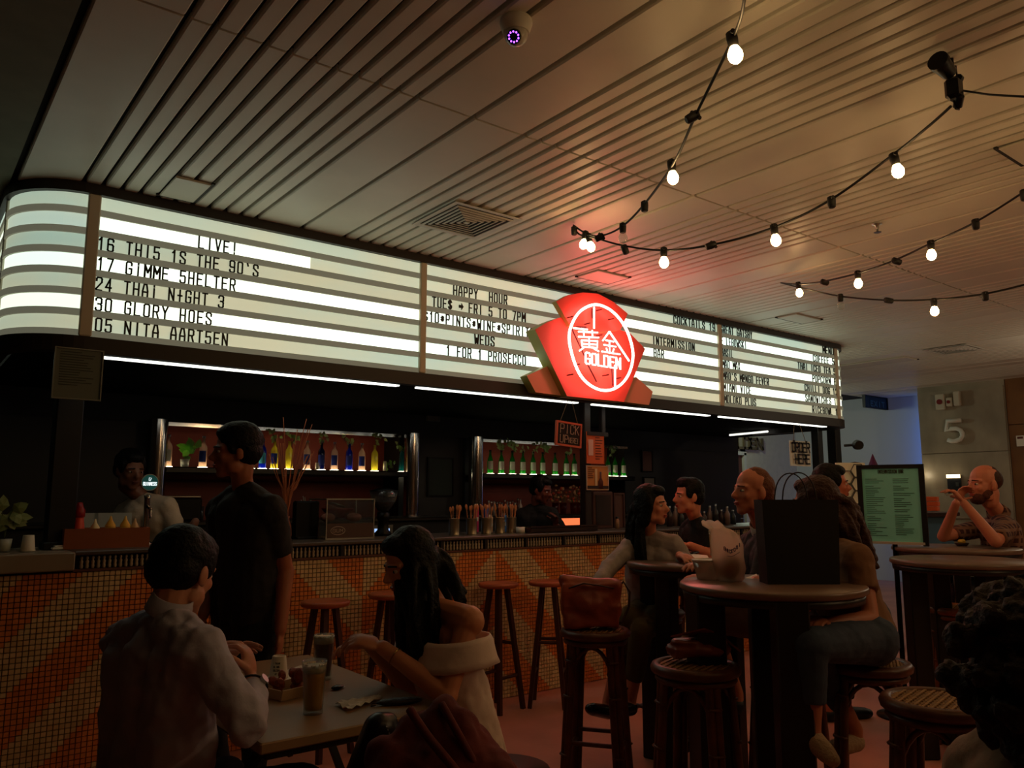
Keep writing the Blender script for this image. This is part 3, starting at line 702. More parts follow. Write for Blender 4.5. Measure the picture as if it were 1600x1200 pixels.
RT = M('rattan_cane', (98,50,28), .4, rgb2=(66,32,18), nscale=16, spec=.5)
RT2 = M('rattan_light', (150,84,44), .45, rgb2=(110,58,30), nscale=20)
CANE = M('woven_cane', (172,128,72), .6, rgb2=(120,84,46), nscale=60)
def rattan_stool(x, y, label, rz=0, H=.76, rs=.17, mtl=RT):
    t = thing('rattan_stool', label, 'stool', (x, y, 0), rz, 'round rattan stools around the high tables')
    m = MB(); m.tube([V(((rs-.018)*math.cos(a), (rs-.018)*math.sin(a), H-.022)) for a in [2*PI*k/28 for k in range(28)]], .022, 8, closed=True)
    m.tube([V(((rs-.026)*math.cos(a), (rs-.026)*math.sin(a), H-.058)) for a in [2*PI*k/28 for k in range(28)]], .014, 6, closed=True); m.build('seat_ring', mtl, t)
    m = MB(); nst = 11
    for k in range(-nst, nst+1):
        u = k*(rs-.03)/nst; h = math.sqrt(max((rs-.03)**2-u*u, .0001)); z = H-.012+(.0015 if k % 2 else -.0015)
        m.box((u, 0, z), (.008, 2*h, .003)); m.box((0, u, z+.003), (2*h, .008, .003))
    m.lathe([(.001,H-.02),(rs-.03,H-.02),(rs-.03,H-.016),(.001,H-.016)], (0,0,0), 20, cap=False)
    tag(m.build('woven_seat', CANE, t), kind='stuff')
    L = []
    for k in range(4):
        a = PI/4+k*PI/2; tp = V(((rs-.035)*math.cos(a), (rs-.035)*math.sin(a), H-.05)); bt = V(((rs+.02)*math.cos(a), (rs+.02)*math.sin(a), 0)); L.append((tp, bt))
        q = V((math.sin(a), -math.cos(a), 0))*.014
        m = MB(); m.cyl(tp+q, bt+q, .017, n=10); m.cyl(tp-q, bt-q, .017, n=10)
        for z in (.06, .2, .46, .62): f = 1-z/tp.z; c = tp.lerp(bt, f); m.tube([c+q*2.2+V((0,0,.004)), c+q*1.4+V((math.cos(a),math.sin(a),0))*.019, c-q*1.4+V((math.cos(a),math.sin(a),0))*.019, c-q*2.2+V((0,0,-.004))], .006, 5)
        m.build('leg', mtl, t)
    for k in range(4):
        (t1, b1), (t2, b2) = L[k], L[(k+1) % 4]
        pts = []
        for j in range(13):
            a = PI*j/12; f0 = .30-.26*math.sin(a); p1 = t1.lerp(b1, f0); p2 = t2.lerp(b2, f0); u = .5-.5*math.cos(a); pts.append(p1.lerp(p2, u))
        m = MB(); m.tube(pts, .010, 6); m.build('arched_brace', mtl, t)
        z = .25 if k % 2 else .21; f = 1-z/t1.z; m = MB(); m.cyl(t1.lerp(b1, f), t2.lerp(b2, f), .011, n=8); m.build('stretcher', mtl, t)
    return t
rattan_stool(2.80, 2.93, 'rattan stool carrying the brown shoulder bag', .62)
rattan_stool(2.54, 2.10, 'rattan stool carrying the small folded handbag', .35)
rattan_stool(2.72, 1.27, 'empty cane seat stool nearest the curly haired guest', .2)
rattan_stool(5.03, 2.2, 'reddish rattan stool between the two dark tables at right', .3, mtl=RT2)

TB = M('table_black', (22,19,18), .4)
def high_table(x, y, r, label, rz=.3, top=(112,88,74), legw=.09, H=1.05, lr=.72, n=4, angs=None):
    t = thing('high_table', label, 'table', (x, y, 0), rz, 'round high tables')
    m = MB(); m.lathe([(.001,H-.03),(r-.01,H-.03),(r,H-.022),(r,H-.006),(r-.006,H),(.001,H)], (0,0,0), 44, cap=False); m.build('tabletop', M('tabletop_%d' % top[0], top, .33, noise=.15, nscale=6), t)
    m = MB(); m.lathe([(r-.035,H-.062),(r-.015,H-.06),(r-.012,H-.03),(r-.03,H-.03)], (0,0,0), 40, cap=False); m.build('apron', TB, t)
    for k in range(len(angs) if angs else n):
        a = angs[k] if angs else 2*PI*k/n; m = MB(); m.rbox((lr*r*math.cos(a), lr*r*math.sin(a), (H-.03)/2), (legw, legw, H-.03), .006, rz=a); m.build('leg', TB, t)
    m = MB()
    for k in range(2):
        if not angs: m.box((0,0,.12), (lr*r*2, .03, .05), rz=k*PI/2)
        else: m.box((0,0,.12+.001*k), (lr*r*(2-k), .03, .05), rz=angs[1-k]) if k == 0 else m.box((lr*r*.5*math.cos(angs[0]),lr*r*.5*math.sin(angs[0]),.12), (lr*r, .03, .05), rz=angs[0])
    m.build('foot_rail', TB, t)
high_table(3.45, 2.88, .33, 'round high table with paper cup and papers by the young woman', .2)
high_table(2.87, 1.97, .365, 'round high table holding the black bag and takeaway food', -YAW, top=(122,96,82), legw=.12, lr=.80, angs=(R(192), R(264), R(80)))

_a = P(1500,870,4.45); high_table(_a.x, _a.y, .36, 'nearer dark round table at right with shiny edge', .9, top=(120,100,88), legw=.10)
_a = P(1492,853,5.22); high_table(_a.x, _a.y, .38, 'farther dark table in front of the bearded man in checked shirt', .5, top=(124,104,92), H=1.07)
# foreground table -----------------------------------------------------------------
ft = thing('dining_table', 'low wood topped table in the foreground with beers and food', 'table', (1.14, 2.69, 0))
TT = M('table_laminate', (158,130,96), .42, noise=.12, nscale=5, bump=.02)
m = MB(); m.rbox((0,0,.735), (.60, 1.06, .03), .004); m.build('tabletop', TT, ft)
m = MB(); m.rbox((0,0,.708), (.55, 1.0, .026), .004); m.build('underframe', M('table_frame_dark', (36,26,22), .5), ft)
for sx in (-1, 1):
    for sy in (-1, 1):
        m = MB(); m.cyl((sx*.22, sy*.36, .70), (sx*.25, -sy*.40, 0), .016, n=4, smooth=False); m.build('leg', M('table_frame_dark'), ft)
m = MB(); m.cyl((-.23,0,.35),(.23,0,.35),.012,n=8); m.build('stretcher', M('table_frame_dark'), ft)
TZ = .75

def beer(name, label, loc, h=.17, rt=.039, rb=.031, fill=.66, foam=.17, ale=(240,158,56), group=None):
    t = thing(name, label, 'glass', loc, group=group)
    def rr(z): u = z/h; return rb+(rt-rb)*u**1.3
    m = MB(); pr = [(.001,.0),(rr(0),.0),(rr(.005)+.0005,.004)]+[(rr(h*k/8), h*k/8) for k in range(1, 9)]+[(rr(h)-.0022, h), (rr(h*.95)-.0025, h*.95)]+[(rr(h*k/8)-.0025, h*k/8) for k in range(7, 0, -1)]+[(rr(.01)-.003,.012),(.001,.012)]
    m.lathe(pr, (0,0,0), 26, cap=False); m.build('glass_wall', GLASS, t)
    z1 = .013+h*fill
    m = MB(); m.lathe([(.001,.014)]+[(rr(.014)-.004,.014)]+[(rr(.013+(z1-.013)*k/6)-.0032, .013+(z1-.013)*k/6) for k in range(1, 7)]+[(.001,z1)], (0,0,0), 24, cap=False)
    m.build('beer', M('beer_%d' % ale[1], ale, .3, spec=.3), t)
    m = MB(); z2 = z1+h*foam*.5; m.lathe([(.001,z1+.0005),(rr(z1)-.0032,z1+.0005),(rr(z2)-.0032,z2),(rr(z2)-.010,z2+.002),(.001,z2)], (0,0,0), 24, cap=False)
    m.build('foam', M('foam', (236,222,196), .8, bump=.2, bscale=200), t)
    m = MB(); zz = z2+.003
    for k in range(26):
        a = random.random()*2*PI; z = zz+random.random()**1.5*(h-zz-.008); m.ell(((rr(z)-.004)*math.cos(a), (rr(z)-.004)*math.sin(a), z), (.004,.004,.003), n=6, m=4)
    tag(m.build('foam_traces', M('foam'), t), kind='stuff')
    return t
def cup(name, label, loc, h=.075, rt=.024, rb=.034, txt=True, rz=0):
    t = thing(name, label, 'cup', loc, rz)
    m = MB(); m.lathe([(rb+.0015,0),(rb+.002,.004),(rb,.005),(rt,h-.002),(rt-.003,h),(rt-.004,h-.004),(.001,h-.004)], (0,0,0), 24, cap=False); m.build('cup_wall', M('paper_cup', (226,216,192), .7), t)
    if txt:
        m = MB()
        for r_, (s, z) in enumerate((('I THINK', .052), ('WE ARE', .040), ('GOLDEN', .028), ('AT', .016))):
            for k, ch in enumerate(s):
                a = -PI/2+(k-len(s)/2)*.13; rad = rb+(rt-rb)*z/h+.0006
                if ch != ' ': strokes(m, ch, V((rad*math.cos(a), rad*math.sin(a), z)), V((-math.sin(a), math.cos(a), 0)), EZ, .0028, .006, .001, V((math.cos(a), math.sin(a), 0))*.0004)
        m.build('printed_words', M('ink', (40,36,36), .7), t)
    return t
g1 = onZ(489, 1115, TZ); g2 = onZ(500, 1064, TZ)
beer('beer_glass', 'nearest tall glass of amber beer on the foreground table', g1, h=.155, rt=.038, rb=.0285, fill=.69, foam=.26)
beer('beer_glass', 'dark beer glass standing behind the amber beer', g2+V((.02,.02,0)), h=.155, rt=.038, rb=.029, fill=.72, foam=.30, ale=(96,44,20))
pc = onZ(435, 1060, TZ); cup('paper_cup', 'upturned printed paper cup on the foreground table', (pc.x, pc.y, TZ+.002), h=.078, rt=.024, rb=.033, rz=-YAW)
def sheet(name, label, pxs, z, mtl, cat='paper', th=.0012, group=None):
    pts = [onZ(px, py, z) for px, py in pxs]; c = sum(pts, V((0,0,0)))/len(pts)
    m = MB(); m.prism([(p.x-c.x, p.y-c.y) for p in pts], (0,0,0), EX, V((0,1,0)), (0,0,th)); o = m.build(name, mtl); o.location = (c.x, c.y, z+.0004); tag(o, label, cat, group); return o
sheet('placemat', 'white paper sheet under the upturned cup on the table', [(406,1062),(470,1040),(500,1046),(490,1070),(425,1090),(408,1078)], TZ, PAPER)
# food tray
tp = onZ(452, 1086, TZ); t = thing('food_tray', 'paper tray of fried chicken pieces on the foreground table', 'tray', (tp.x, tp.y, TZ), .25)
m = MB(); m.box((0,0,.004), (.13,.10,.004))
for s in (-1, 1): m.box((s*.071,0,.018), (.004,.11,.034), mat=Matrix.Rotation(s*.25, 3, 'Y')); m.box((0,s*.056,.018), (.145,.004,.034), mat=Matrix.Rotation(-s*.25, 3, 'X'))
m.build('tray', M('tray_card', (190,160,120), .7), t)
FR = M('fried_batter', (168,78,30), .5, rgb2=(112,44,18), nscale=40, bump=.5, bscale=60)
for k in range(13):
    m = MB(); s = random.uniform(.014, .022); m.ell((0,0,0), (s*1.2, s*.85, s*.8), n=9, m=6)
    m.v = [tuple(V(v)*(1+.25*(random.random()-.5))) for v in m.v]
    o = m.build('fried_chicken_piece', FR); o.location = V((tp.x, tp.y, TZ))+V((random.uniform(-.045,.045), random.uniform(-.03,.03), .024+.02*(k % 3))); o.rotation_euler = (random.random()*3, random.random()*3, random.random()*3)
    tag(o, 'piece of fried chicken heaped in the paper tray', 'food', 'fried chicken pieces in the tray')
# napkin
m = MB(); pts = [(525,1100),(548,1097),(592,1092),(590,1100),(560,1108),(540,1113)]
vs = []; N_ = 8; A = onZ(524,1102,TZ); B = onZ(592,1092,TZ); C = onZ(543,1114,TZ)
for i in range(N_+1):
    for j in range(6):
        p = A+(B-A)*(i/N_)+(C-A)*(j/5)*(1-.75*i/N_); vs.append(p-A+EZ*(.004+.010*abs(math.sin(i*1.7+j*2.1))))
m.add(vs, [(i*6+j, (i+1)*6+j, (i+1)*6+j+1, i*6+j+1) for i in range(N_) for j in range(5)], 0, False)
o = m.build('napkin', PAPER); o.location = A; sol = o.modifiers.new('s', 'SOLIDIFY'); sol.thickness = .0015; tag(o, 'crumpled white paper napkin lying beside the dark pouch', 'napkin')
ph = onZ(624, 1101, TZ); t = thing('sunglasses_pouch', 'soft dark pouch lying on the foreground table', 'pouch', (ph.x, ph.y, TZ), -.35)
m = MB(); m.ell((0,0,.010), (.075,.022,.011), n=18, m=10); m.build('pouch_body', M('pouch_dark', (34,24,30), .5, bump=.4, bscale=30), t)
m = MB(); m.tube([V((-.07,0,.010)), V((-.085,.01,.006)), V((-.09,-.01,.004)), V((-.075,-.008,.006))], .002, 6); m.build('drawstring', M('pouch_dark'), t)
ph = onZ(527, 1077, TZ); t = thing('key_fob', 'small dark oval key fob beside the beer glass', 'key fob', (ph.x, ph.y, TZ), .3)
m = MB(); m.ell((0,0,.007), (.026,.014,.007)); m.build('fob_body', M('fob_black', (26,18,16), .25), t); m = MB(); m.tube([V((.024+.008*math.cos(a), .008*math.sin(a), .005)) for a in [2*PI*k/12 for k in range(12)]], .001, 5, closed=True); m.build('ring', STEEL, t)
ph = onZ(418, 1078, TZ); t = thing('phone', 'dark phone edge lying beside the food tray', 'phone', (ph.x+.01, ph.y, TZ), .9)
m = MB(); m.rbox((0,0,.004), (.07,.035,.008), .003); m.build('phone_body', BLACKM, t); m = MB(); m.box((0,0,.0083), (.064,.03,.0008)); m.build('screen', M('lens_black'), t)
# metal stool under the table
t = thing('metal_stool', 'low metal stool with silver seat rim under the table', 'stool', (1.17, 2.36, 0))
m = MB(); m.lathe([(.001,.44),(.15,.44),(.165,.445),(.17,.455),(.165,.462),(.001,.458)], (0,0,0), 32, cap=False); m.build('seat', M('zinc', (120,124,122), .35, .8), t)
for k in range(4):
    a = PI/4+k*PI/2; m = MB(); m.cyl((.12*math.cos(a), .12*math.sin(a), .44), (.17*math.cos(a), .17*math.sin(a), 0), .012, n=8); m.build('leg', BLACKM, t)
# chair with draped jacket in front
def cafe_chair(x, y, rz, label):
    t = thing('cafe_chair', label, 'chair', (x, y, 0), rz, 'dark chairs around the foreground table'); W = M('chair_dark_wood', (44,26,20), .45)
    m = MB(); m.rbox((0,0,.45), (.40,.38,.03), .01); m.build('seat', W, t)
    for sx in (-1,1):
        for sy in (-1,1): m = MB(); m.cyl((sx*.17, sy*.16, .44), (sx*.19, sy*.18, 0), .016, .013, 8); m.build('leg', W, t)
    m = MB(); m.rbox((0,.19,.74), (.38,.02,.12), .01); m.build('backrest', W, t)
    for sx in (-1,1): m = MB(); m.cyl((sx*.17,.17,.45), (sx*.17,.2,.8), .013, n=8); m.build('back_post', W, t)
    return t
cafe_chair(.34, 2.72, PI/2, 'dark chair under the man in the pale shirt')
def low_stool(x, y, label, z=.45):
    t = thing('low_stool', label, 'stool', (x, y, 0), .3, 'backless low stools at the foreground table'); W = M('chair_dark_wood')
    m = MB(); m.lathe([(.001,z-.03),(.16,z-.03),(.17,z-.015),(.165,z),(.001,z)], (0,0,0), 28, cap=False); m.build('seat', W, t)
    for k in range(4): a = PI/4+k*PI/2; m = MB(); m.cyl((.11*math.cos(a), .11*math.sin(a), z-.03), (.16*math.cos(a), .16*math.sin(a), 0), .014, n=8); m.build('leg', W, t)
low_stool(1.80, 2.36, 'backless dark stool under the woman in white')
low_stool(1.36, 1.74, 'backless dark stool under the maroon jacket')

# ================================================================== THINGS ON THE HIGH TABLES
t1 = 1.05
p = onZ(1008, 866, t1); p = V((3.52, 2.98, t1)); 
pg = onZ(1008, 867, t1); beer('beer_glass', 'tall glass of amber beer in front of the young woman', pg, h=.185, rt=.041, rb=.033, fill=.72, foam=.2)
pg = onZ(1118, 868, t1); beer('beer_glass', 'beer glass half hidden behind the plastic takeaway bag', pg, h=.165, rt=.037, rb=.030, fill=.66, foam=.0)
pg = onZ(1044, 868, t1); cup('paper_cup', 'upturned printed paper cup next to the tall beer', (pg.x, pg.y, t1+.002), h=.075, rt=.027, rb=.035, rz=-YAW)
sheet('papers', 'loose white papers lying on the young woman\'s table', [(985,873),(1000,868),(1062,864),(1105,868),(1108,873),(1060,876)], t1, PAPER)
p = onZ(1080, 865, t1); t = thing('phone', 'black phone lying on papers on the high table', 'phone', (p.x, p.y, t1+.002), .4); m = MB(); m.rbox((0,0,.004), (.13,.065,.008), .003); m.build('phone_body', BLACKM, t)
m = MB(); m.box((0,0,.0085), (.12,.058,.0008)); m.build('screen', M('lens_black'), t)
# table 2: plastic tub, bag of food, black bag
p = onZ(1106, 905, t1); t = thing('plastic_tub', 'clear plastic takeaway tub with pale lid on round table', 'tub', p)
m = MB(); m.lathe([(.04,0),(.045,.004),(.062,.075),(.001,.075)], (0,0,0), 24); m.build('tub_wall', MT('tub_plastic', (206,190,170), mix=.75), t)
m = MB(); m.lathe([(.062,.075),(.066,.076),(.066,.083),(.056,.084),(.054,.081),(.001,.081)], (0,0,0), 24, cap=False); m.build('lid', M('lid_plastic', (226,214,196), .4), t)
p = onZ(1141, 908, t1); t = thing('takeaway_bag', 'white plastic bag of saucy food twisted shut on the table', 'bag', p)
m = MB(); rings = [(.0,.046,.034,0,0),(.012,.055,.04,0,0),(.05,.064,.046,0,0),(.10,.066,.046,-.004,0),(.15,.066,.042,-.010,0),(.185,.060,.036,-.018,0),(.205,.046,.026,-.028,0),(.215,.034,.014,-.045,0),(.232,.042,.010,-.065,0),(.245,.036,.008,-.075,0)]
vs = []; n = 22; rng = random.Random(3)
for z, rx, ry, dx, dy in rings:
    for i in range(n):
        a = 2*PI*i/n; k = 1+.07*math.sin(5*a+z*40)+rng.uniform(-.02,.02); q = Rv*(rx*math.cos(a)*k+dx) + Rv.cross(EZ)*(ry*math.sin(a)*k); vs.append(q+EZ*(z+.006*math.sin(3*a)*(z > .2)))
m.add(vs, [(i*n+j, i*n+(j+1)%n, (i+1)*n+(j+1)%n, (i+1)*n+j) for i in range(len(rings)-1) for j in range(n)], 0, True); m.add(vs[:n], [tuple(range(n))])
m.build('bag_film', MT('bag_film', (240,226,212), mix=.72, rough=.25), t)
m = MB(); m.ell((0,0,.062), (.048,.036,.058)); m.build('food', M('saucy_food', (188,120,74), .5, rgb2=(120,52,24), nscale=45), t)
m = MB()
for k, (ch, dx, dz) in enumerate(zip('GHICEOOI', (-.034,-.026,-.020,-.012,-.003,.007,.017,.028), (.137,.131,.127,.125,.125,.131,.140,.150))): strokes(m, ch, EZ*dz+Rv*dx-Fv*.0475, Rv+EZ*(.25 if k > 3 else -.2), EZ, .006, .013, .0026, -Fv*.002)
m.tube([EZ*.112-Rv*.02-Fv*.0475, EZ*.110-Rv*.004-Fv*.048, EZ*.117+Rv*.012-Fv*.0475, EZ*.128+Rv*.032-Fv*.046], .0010, 5); m.build('printed_words', M('ink_purple', (70,60,100), .6), t)
# black paper bag
p = onZ(1249, 911, t1); yb = math.atan2(Rv.y, Rv.x)
t = thing('carrier_bag', 'large black paper carrier bag standing on the round table', 'bag', p, yb)
KB = M('black_card', (13,12,13), .65); w0, d0, h0 = .31, .11, .335
m = MB(); vs = [V((sx*w0/2, sy*d0/2, z)) for z in (0, h0) for sx, sy in ((-1,-1),(1,-1),(1,1),(-1,1))]
vs[0].x += .01; vs[3].x += .01; vs[1].x -= .012; vs[2].x -= .012
vs2 = [v*1 for v in vs]; 
m.add(vs, [(0,3,2,1),(0,1,5,4),(2,3,7,6),(0,4,7,3),(1,2,6,5)])
m.box((0,0,h0*.55), (w0-.02, d0-.01, .002))
m.build('bag_body', KB, t)
for sy in (-1, 1):
    m = MB(); m.tube([V((-.07+.07*(1-math.cos(a)), sy*(d0/2-.006), h0-.04+.15*math.sin(a)**.7)) for a in [PI*k/16 for k in range(17)]], .0028, 6); m.build('handle', M('cord_handle', (40,26,22), .6), t)
m = MB(); text(m, '-..--.-', V((-.055,-d0/2-.0005,.20)), EX, EZ, .016, .11, .002, NY*.0006); m.build('printed_mark', M('emboss_black', (34,26,24), .35), t)
sheet('paper_slip', 'small white slip of paper beside the black bag', [(1164,904),(1182,897),(1186,905)], t1, PAPER)

# ---- bags on stools
LE = M('brown_leather', (158,72,46), .42, rgb2=(118,48,32), nscale=7, bump=.12, bscale=18)
def blobmesh(name, mb, mtl, parent, vox, smooth=3, disp=0, dscale=.08, origin=None, dec=None):
    me = mb.mesh(name, mtl); o = bpy.data.objects.new(name, me); COL.objects.link(o)
    r_ = o.modifiers.new('r', 'REMESH'); r_.mode = 'VOXEL'; r_.voxel_size = vox; r_.use_smooth_shade = True
    if smooth: s_ = o.modifiers.new('s', 'SMOOTH'); s_.factor = .5; s_.iterations = smooth
    if disp:
        tx = bpy.data.textures.new('folds', 'CLOUDS'); tx.noise_scale = dscale; tx.noise_depth = 1
        d_ = o.modifiers.new('d', 'DISPLACE'); d_.texture = tx; d_.strength = disp; d_.mid_level = .5; d_.texture_coords = 'LOCAL'
    dg = bpy.context.evaluated_depsgraph_get(); dg.update()
    ev = o.evaluated_get(dg); nm = bpy.data.meshes.new_from_object(ev)
    o.modifiers.clear(); o.data = nm; nm.name = name
    if not nm.materials: nm.materials.append(mtl)
    bpy.data.meshes.remove(me)
    if parent is not None: o.parent = parent
    return o
t = thing('shoulder_bag', 'brown leather shoulder bag standing on the rattan stool', 'bag', (2.785, 2.945, .765), yb)
m = MB(); m.ell((.0,0,.10), (.145,.075,.10)); m.box((0,0,.05), (.25,.12,.10)); m.box((0,0,.13), (.27,.10,.14)); m.cone((-.115,0,.205),(.115,0,.185),.035,.03)
m.v = [tuple(V(q)*1.05) for q in m.v]
blobmesh('bag_body', m, LE, t, .008, 4, .03, .09)
m = MB(); m.tube([V((.12,-.03,.17)), V((.16,-.03,.22)), V((.19,-.03,.17)), V((.185,-.03,.10)), V((.15,-.04,.03)), V((.12,-.05,.02))], .006, 6); m.build('strap', M('strap_dark', (60,28,22), .5), t)
m = MB(); m.tube([V((-.11,-.06,.19)), V((-.04,-.075,.215)), V((.04,-.075,.205)), V((.11,-.06,.19))], .004, 6); m.build('seam', M('strap_dark'), t)
t = thing('handbag', 'soft brown folded handbag lying on the rattan stool', 'bag', (2.575, 2.12, .765), yb+.1)
m = MB(); m.ell((0,0,.040), (.125,.085,.040)); m.ell((.06,0,.035), (.085,.07,.032)); m.box((-.03,0,.03), (.15,.12,.04)); m.ell((-.02,-.02,.07), (.09,.05,.018))
HBL = M('handbag_leather', (150,74,54), .4, rgb2=(104,44,34), nscale=10, bump=.12, bscale=18)
blobmesh('bag_body', m, HBL, t, .006, 3, .022, .07)
m = MB(); m.prism([(-.11,-.02),(.09,-.03),(.0,-.10)], (0,0,.078), EX, V((0,1,-.5)), (0,0,.006)); m.build('flap', HBL, t)
m = MB(); m.tube([V((-.05,-.03,.09)), V((.04,-.04,.10)), V((.10,-.03,.105)), V((.115,.0,.08)), V((.15,.02,.05)), V((.19,.03,.02))], .004, 6); m.build('strap', HBL, t)
m = MB(); m.rbox((-.055,-.03,.094), (.03,.02,.012), .004); m.build('clasp', STEEL, t)

# ================================================================== BEHIND THE BAR
SZ = 1.637
def bglass(name, rgb): return MT(name, rgb, mix=.6, rough=.1)
LIQ = {'clear': bglass('bottle_clear', (226,200,180)), 'yellow': bglass('bottle_yellow', (236,224,110)), 'blue': bglass('bottle_blue', (50,80,190)), 'teal': bglass('bottle_teal', (30,120,120)), 'green': bglass('bottle_green', (70,160,80)), 'deep': bglass('bottle_deep_blue', (30,40,110))}
LABW = M('label_white', (222,222,206), .6); LABB = M('label_blue', (40,60,150), .6); LABC = M('label_cyan', (90,200,220), .6); CAPM = M('cap_silver', (190,190,190), .3, .8); CAPD = M('cap_dark', (20,20,20), .5)
def bottle(px, kind, lab, label, z=SZ, y=6.79, h=.25, r=.031, shape='round', cap=True, group='bottles in the left lit alcove'):
    p = onY(px, 735, y); t = thing('bottle', label, 'bottle', (p.x, y, z), group=group)
    if z == SZ: q = MB(); q.cyl((p.x, y, z-.007), (p.x, y, z-.001), .040, n=14); q.build('light_puck', EM('shelf_light', (255,240,200), 11), SHELF[0 if p.x < 4.3 else 1])
    if shape == 'round': pr = [(.001,0),(r*.95,0),(r,.006),(r,h*.60),(r*.9,h*.67),(r*.45,h*.76),(r*.38,h*.80),(r*.38,h*.93),(r*.46,h*.935),(r*.46,h*.955),(.001,h*.955)]
    else: pr = [(.001,0),(r*.9,0),(r*.95,.006),(r,h*.5),(r*.85,h*.60),(r*.40,h*.78),(r*.34,h*.94),(r*.4,h*.95),(.001,h*.955)]
    m = MB(); m.lathe(pr, (0,0,0), 16, cap=False); m.build('glass_body', LIQ[kind], t)
    if cap: m = MB(); m.lathe([(r*.46,h*.93),(r*.46,h),(.001,h)], (0,0,0), 12, cap=False); m.build('cap', CAPM if shape == 'round' else CAPD, t)
    if lab:
        m = MB(); rr = r*1.012; vs = []; n = 9
        for z_ in (h*.16, h*.52):
            for k in range(n): a = -PI/2-1.0+2.0*k/(n-1)-.5; vs.append((rr*math.cos(a), rr*math.sin(a), z_))
        m.add(vs, [(k, k+1, n+k+1, n+k) for k in range(n-1)], 0, True); m.build('label', lab, t)
    return t
L1 = [(261,'clear',LABW,'clear bottle at the far left end of the left alcove shelf'),(316,'clear',LABB,'clear bottle with violet label right of the broad leafed plant'),
 (391,'teal',None,'teal bottle just right of the passing man\'s head'),(409.5,'blue',LABC,'blue bottle with big pale letter label'),(428,'yellow',LABB,'yellow bottle with blue label beside the big letter bottle'),
 (451,'yellow',None,'yellow bottle holding a leafy sprig, second yellow one'),(479,'clear',LABB,'clear bottle between yellow sprig bottle and dark blue bottle'),(501.5,'deep',LABB,'very dark blue bottle in the middle of the left shelf'),
 (522,'clear',LABB,'clear bottle left of the bright blue sprig bottle'),(545,'blue',LABB,'bright blue bottle with greens standing in it'),(565,'clear',LABB,'clear bottle right of the bright blue one'),
 (585,'yellow',None,'rightmost yellow bottle of the left alcove'),(628,'teal',None,'dark teal bottle near the right end of the left alcove'),(643,'teal',None,'last teal bottle touching the right chrome column')]
for px, k, lb_, lab in L1: bottle(px, k, lb_, lab, h=.255 if k != 'teal' or px > 600 else .2, cap=px not in (451,545,585,628))
G2 = (766,783.5,800.5,817,833,848,867.5,885,897.5,950,961,974)
NM = ('first','second','third','fourth','fifth','sixth','seventh','eighth','ninth','tenth','eleventh','last')
for px, w1 in zip(G2, NM): bottle(px, 'green', LABW, '%s green glass bottle from the left in the right alcove' % w1, h=.245, r=.032, shape='slope', group='green bottles in the right lit alcove')
for px, z_, l in ((495,SZ,'small'),(601,SZ,'tall')):
    p = onY(px, 735, 6.75); t = thing('candle', '%s white candle jar on the left bottle shelf' % l, 'candle', (p.x, 6.75, SZ)); m = MB(); m.lathe([(.001,0),(.016,0),(.016,.09 if l == 'tall' else .06),(.001,.09 if l == 'tall' else .06)], (0,0,0), 12, cap=False); m.build('wax', M('wax', (236,228,205), .6), t)
    m = MB(); m.cyl((0,0,.06),(0,0,.10 if l == 'tall' else .07),.002,n=5); m.build('wick', CAPD, t)
LEAF = MT('leaf_green', (130,210,60), mix=.96, rough=.5); LEAFD = MT('leaf_sage', (176,204,130), mix=.96, rough=.5); STEM = M('stem', (76,92,44), .6)
def leaf(m, p, dr, ln, wd):
    dr = V(dr).normalized(); sd = dr.cross(V((.2,-1,.3))).normalized(); up = sd.cross(dr)
    pts = [p, p+dr*ln*.35+sd*wd, p+dr*ln*.75+sd*wd*.6-up*ln*.08, p+dr*ln-up*ln*.2, p+dr*ln*.75-sd*wd*.6-up*ln*.08, p+dr*ln*.35-sd*wd, p+dr*ln*.4+up*ln*.05]
    m.add(pts, [(0,1,6),(1,2,6),(2,3,6),(3,4,6),(4,5,6),(5,0,6)])
def sprig(px, py, label, y=6.79, n=9, ln=.05, wd=.018, spread=.10, h=.16, mtl=LEAFD, z=None, seed=0, pots=False):
    rng = random.Random(seed+int(px)); p = onY(px, py, y) if z is None else V((onY(px, py, y).x, y, z))
    t = thing('plant_sprig', label, 'plant', p)
    tips = []; m = MB()
    for k in range(max(3, n//3)):
        e = V((rng.uniform(-spread, spread), rng.uniform(-.04,.02), h*rng.uniform(.6,1))); md = V((e.x*.3, 0, e.z*.6)); pl = cr([V((0,0,0)), md, e], False, 4); m.tube(pl, .002, 5); tips += pl[3:]
    m.build('stem', STEM, t)
    for k in range(n):
        q = rng.choice(tips); a = rng.random()*2*PI; mm = MB(); leaf(mm, V((0,0,0)), (math.cos(a), -.3, math.sin(a)*.8+.2), ln*rng.uniform(.7,1.2), wd); o = mm.build('leaf', mtl, t); o.location = q
    if pots: m = MB(); m.lathe([(.001,-.06),(.03,-.06),(.036,0),(.001,-.004)], (0,0,0), 14, cap=False); m.build('pot', M('pot_glass', (200,205,190), .4), t)
sprig(288, 733, 'broad leafed bright green plant on the left bottle shelf', z=SZ+.06, n=12, ln=.10, wd=.032, spread=.11, h=.12, mtl=LEAF, pots=True)
for px, py, hh, l in ((430,690,.10,'thin sprig rising from the first yellow bottle'),(455,697,.14,'leafy sprig spilling from the second yellow bottle'),(502,700,.16,'sprig with round leaves above the very dark blue bottle'),(545,702,.12,'bushy greens growing from the bright blue bottle'),
        (587,702,.14,'sprig above the rightmost yellow bottle'),(630,706,.09,'small sprig above the dark teal bottle'),(640,706,.08,'trailing sprig beside the chrome column')): sprig(px, py, l, n=10, h=hh, ln=.045)
for px, l in ((605,'pale curled leaves beside the tall candle'),(614,'small yellow green leaves right of the tall candle')): sprig(px, 733, l, z=SZ+.01, n=5, h=.09, spread=.03, ln=.05, mtl=LEAF)
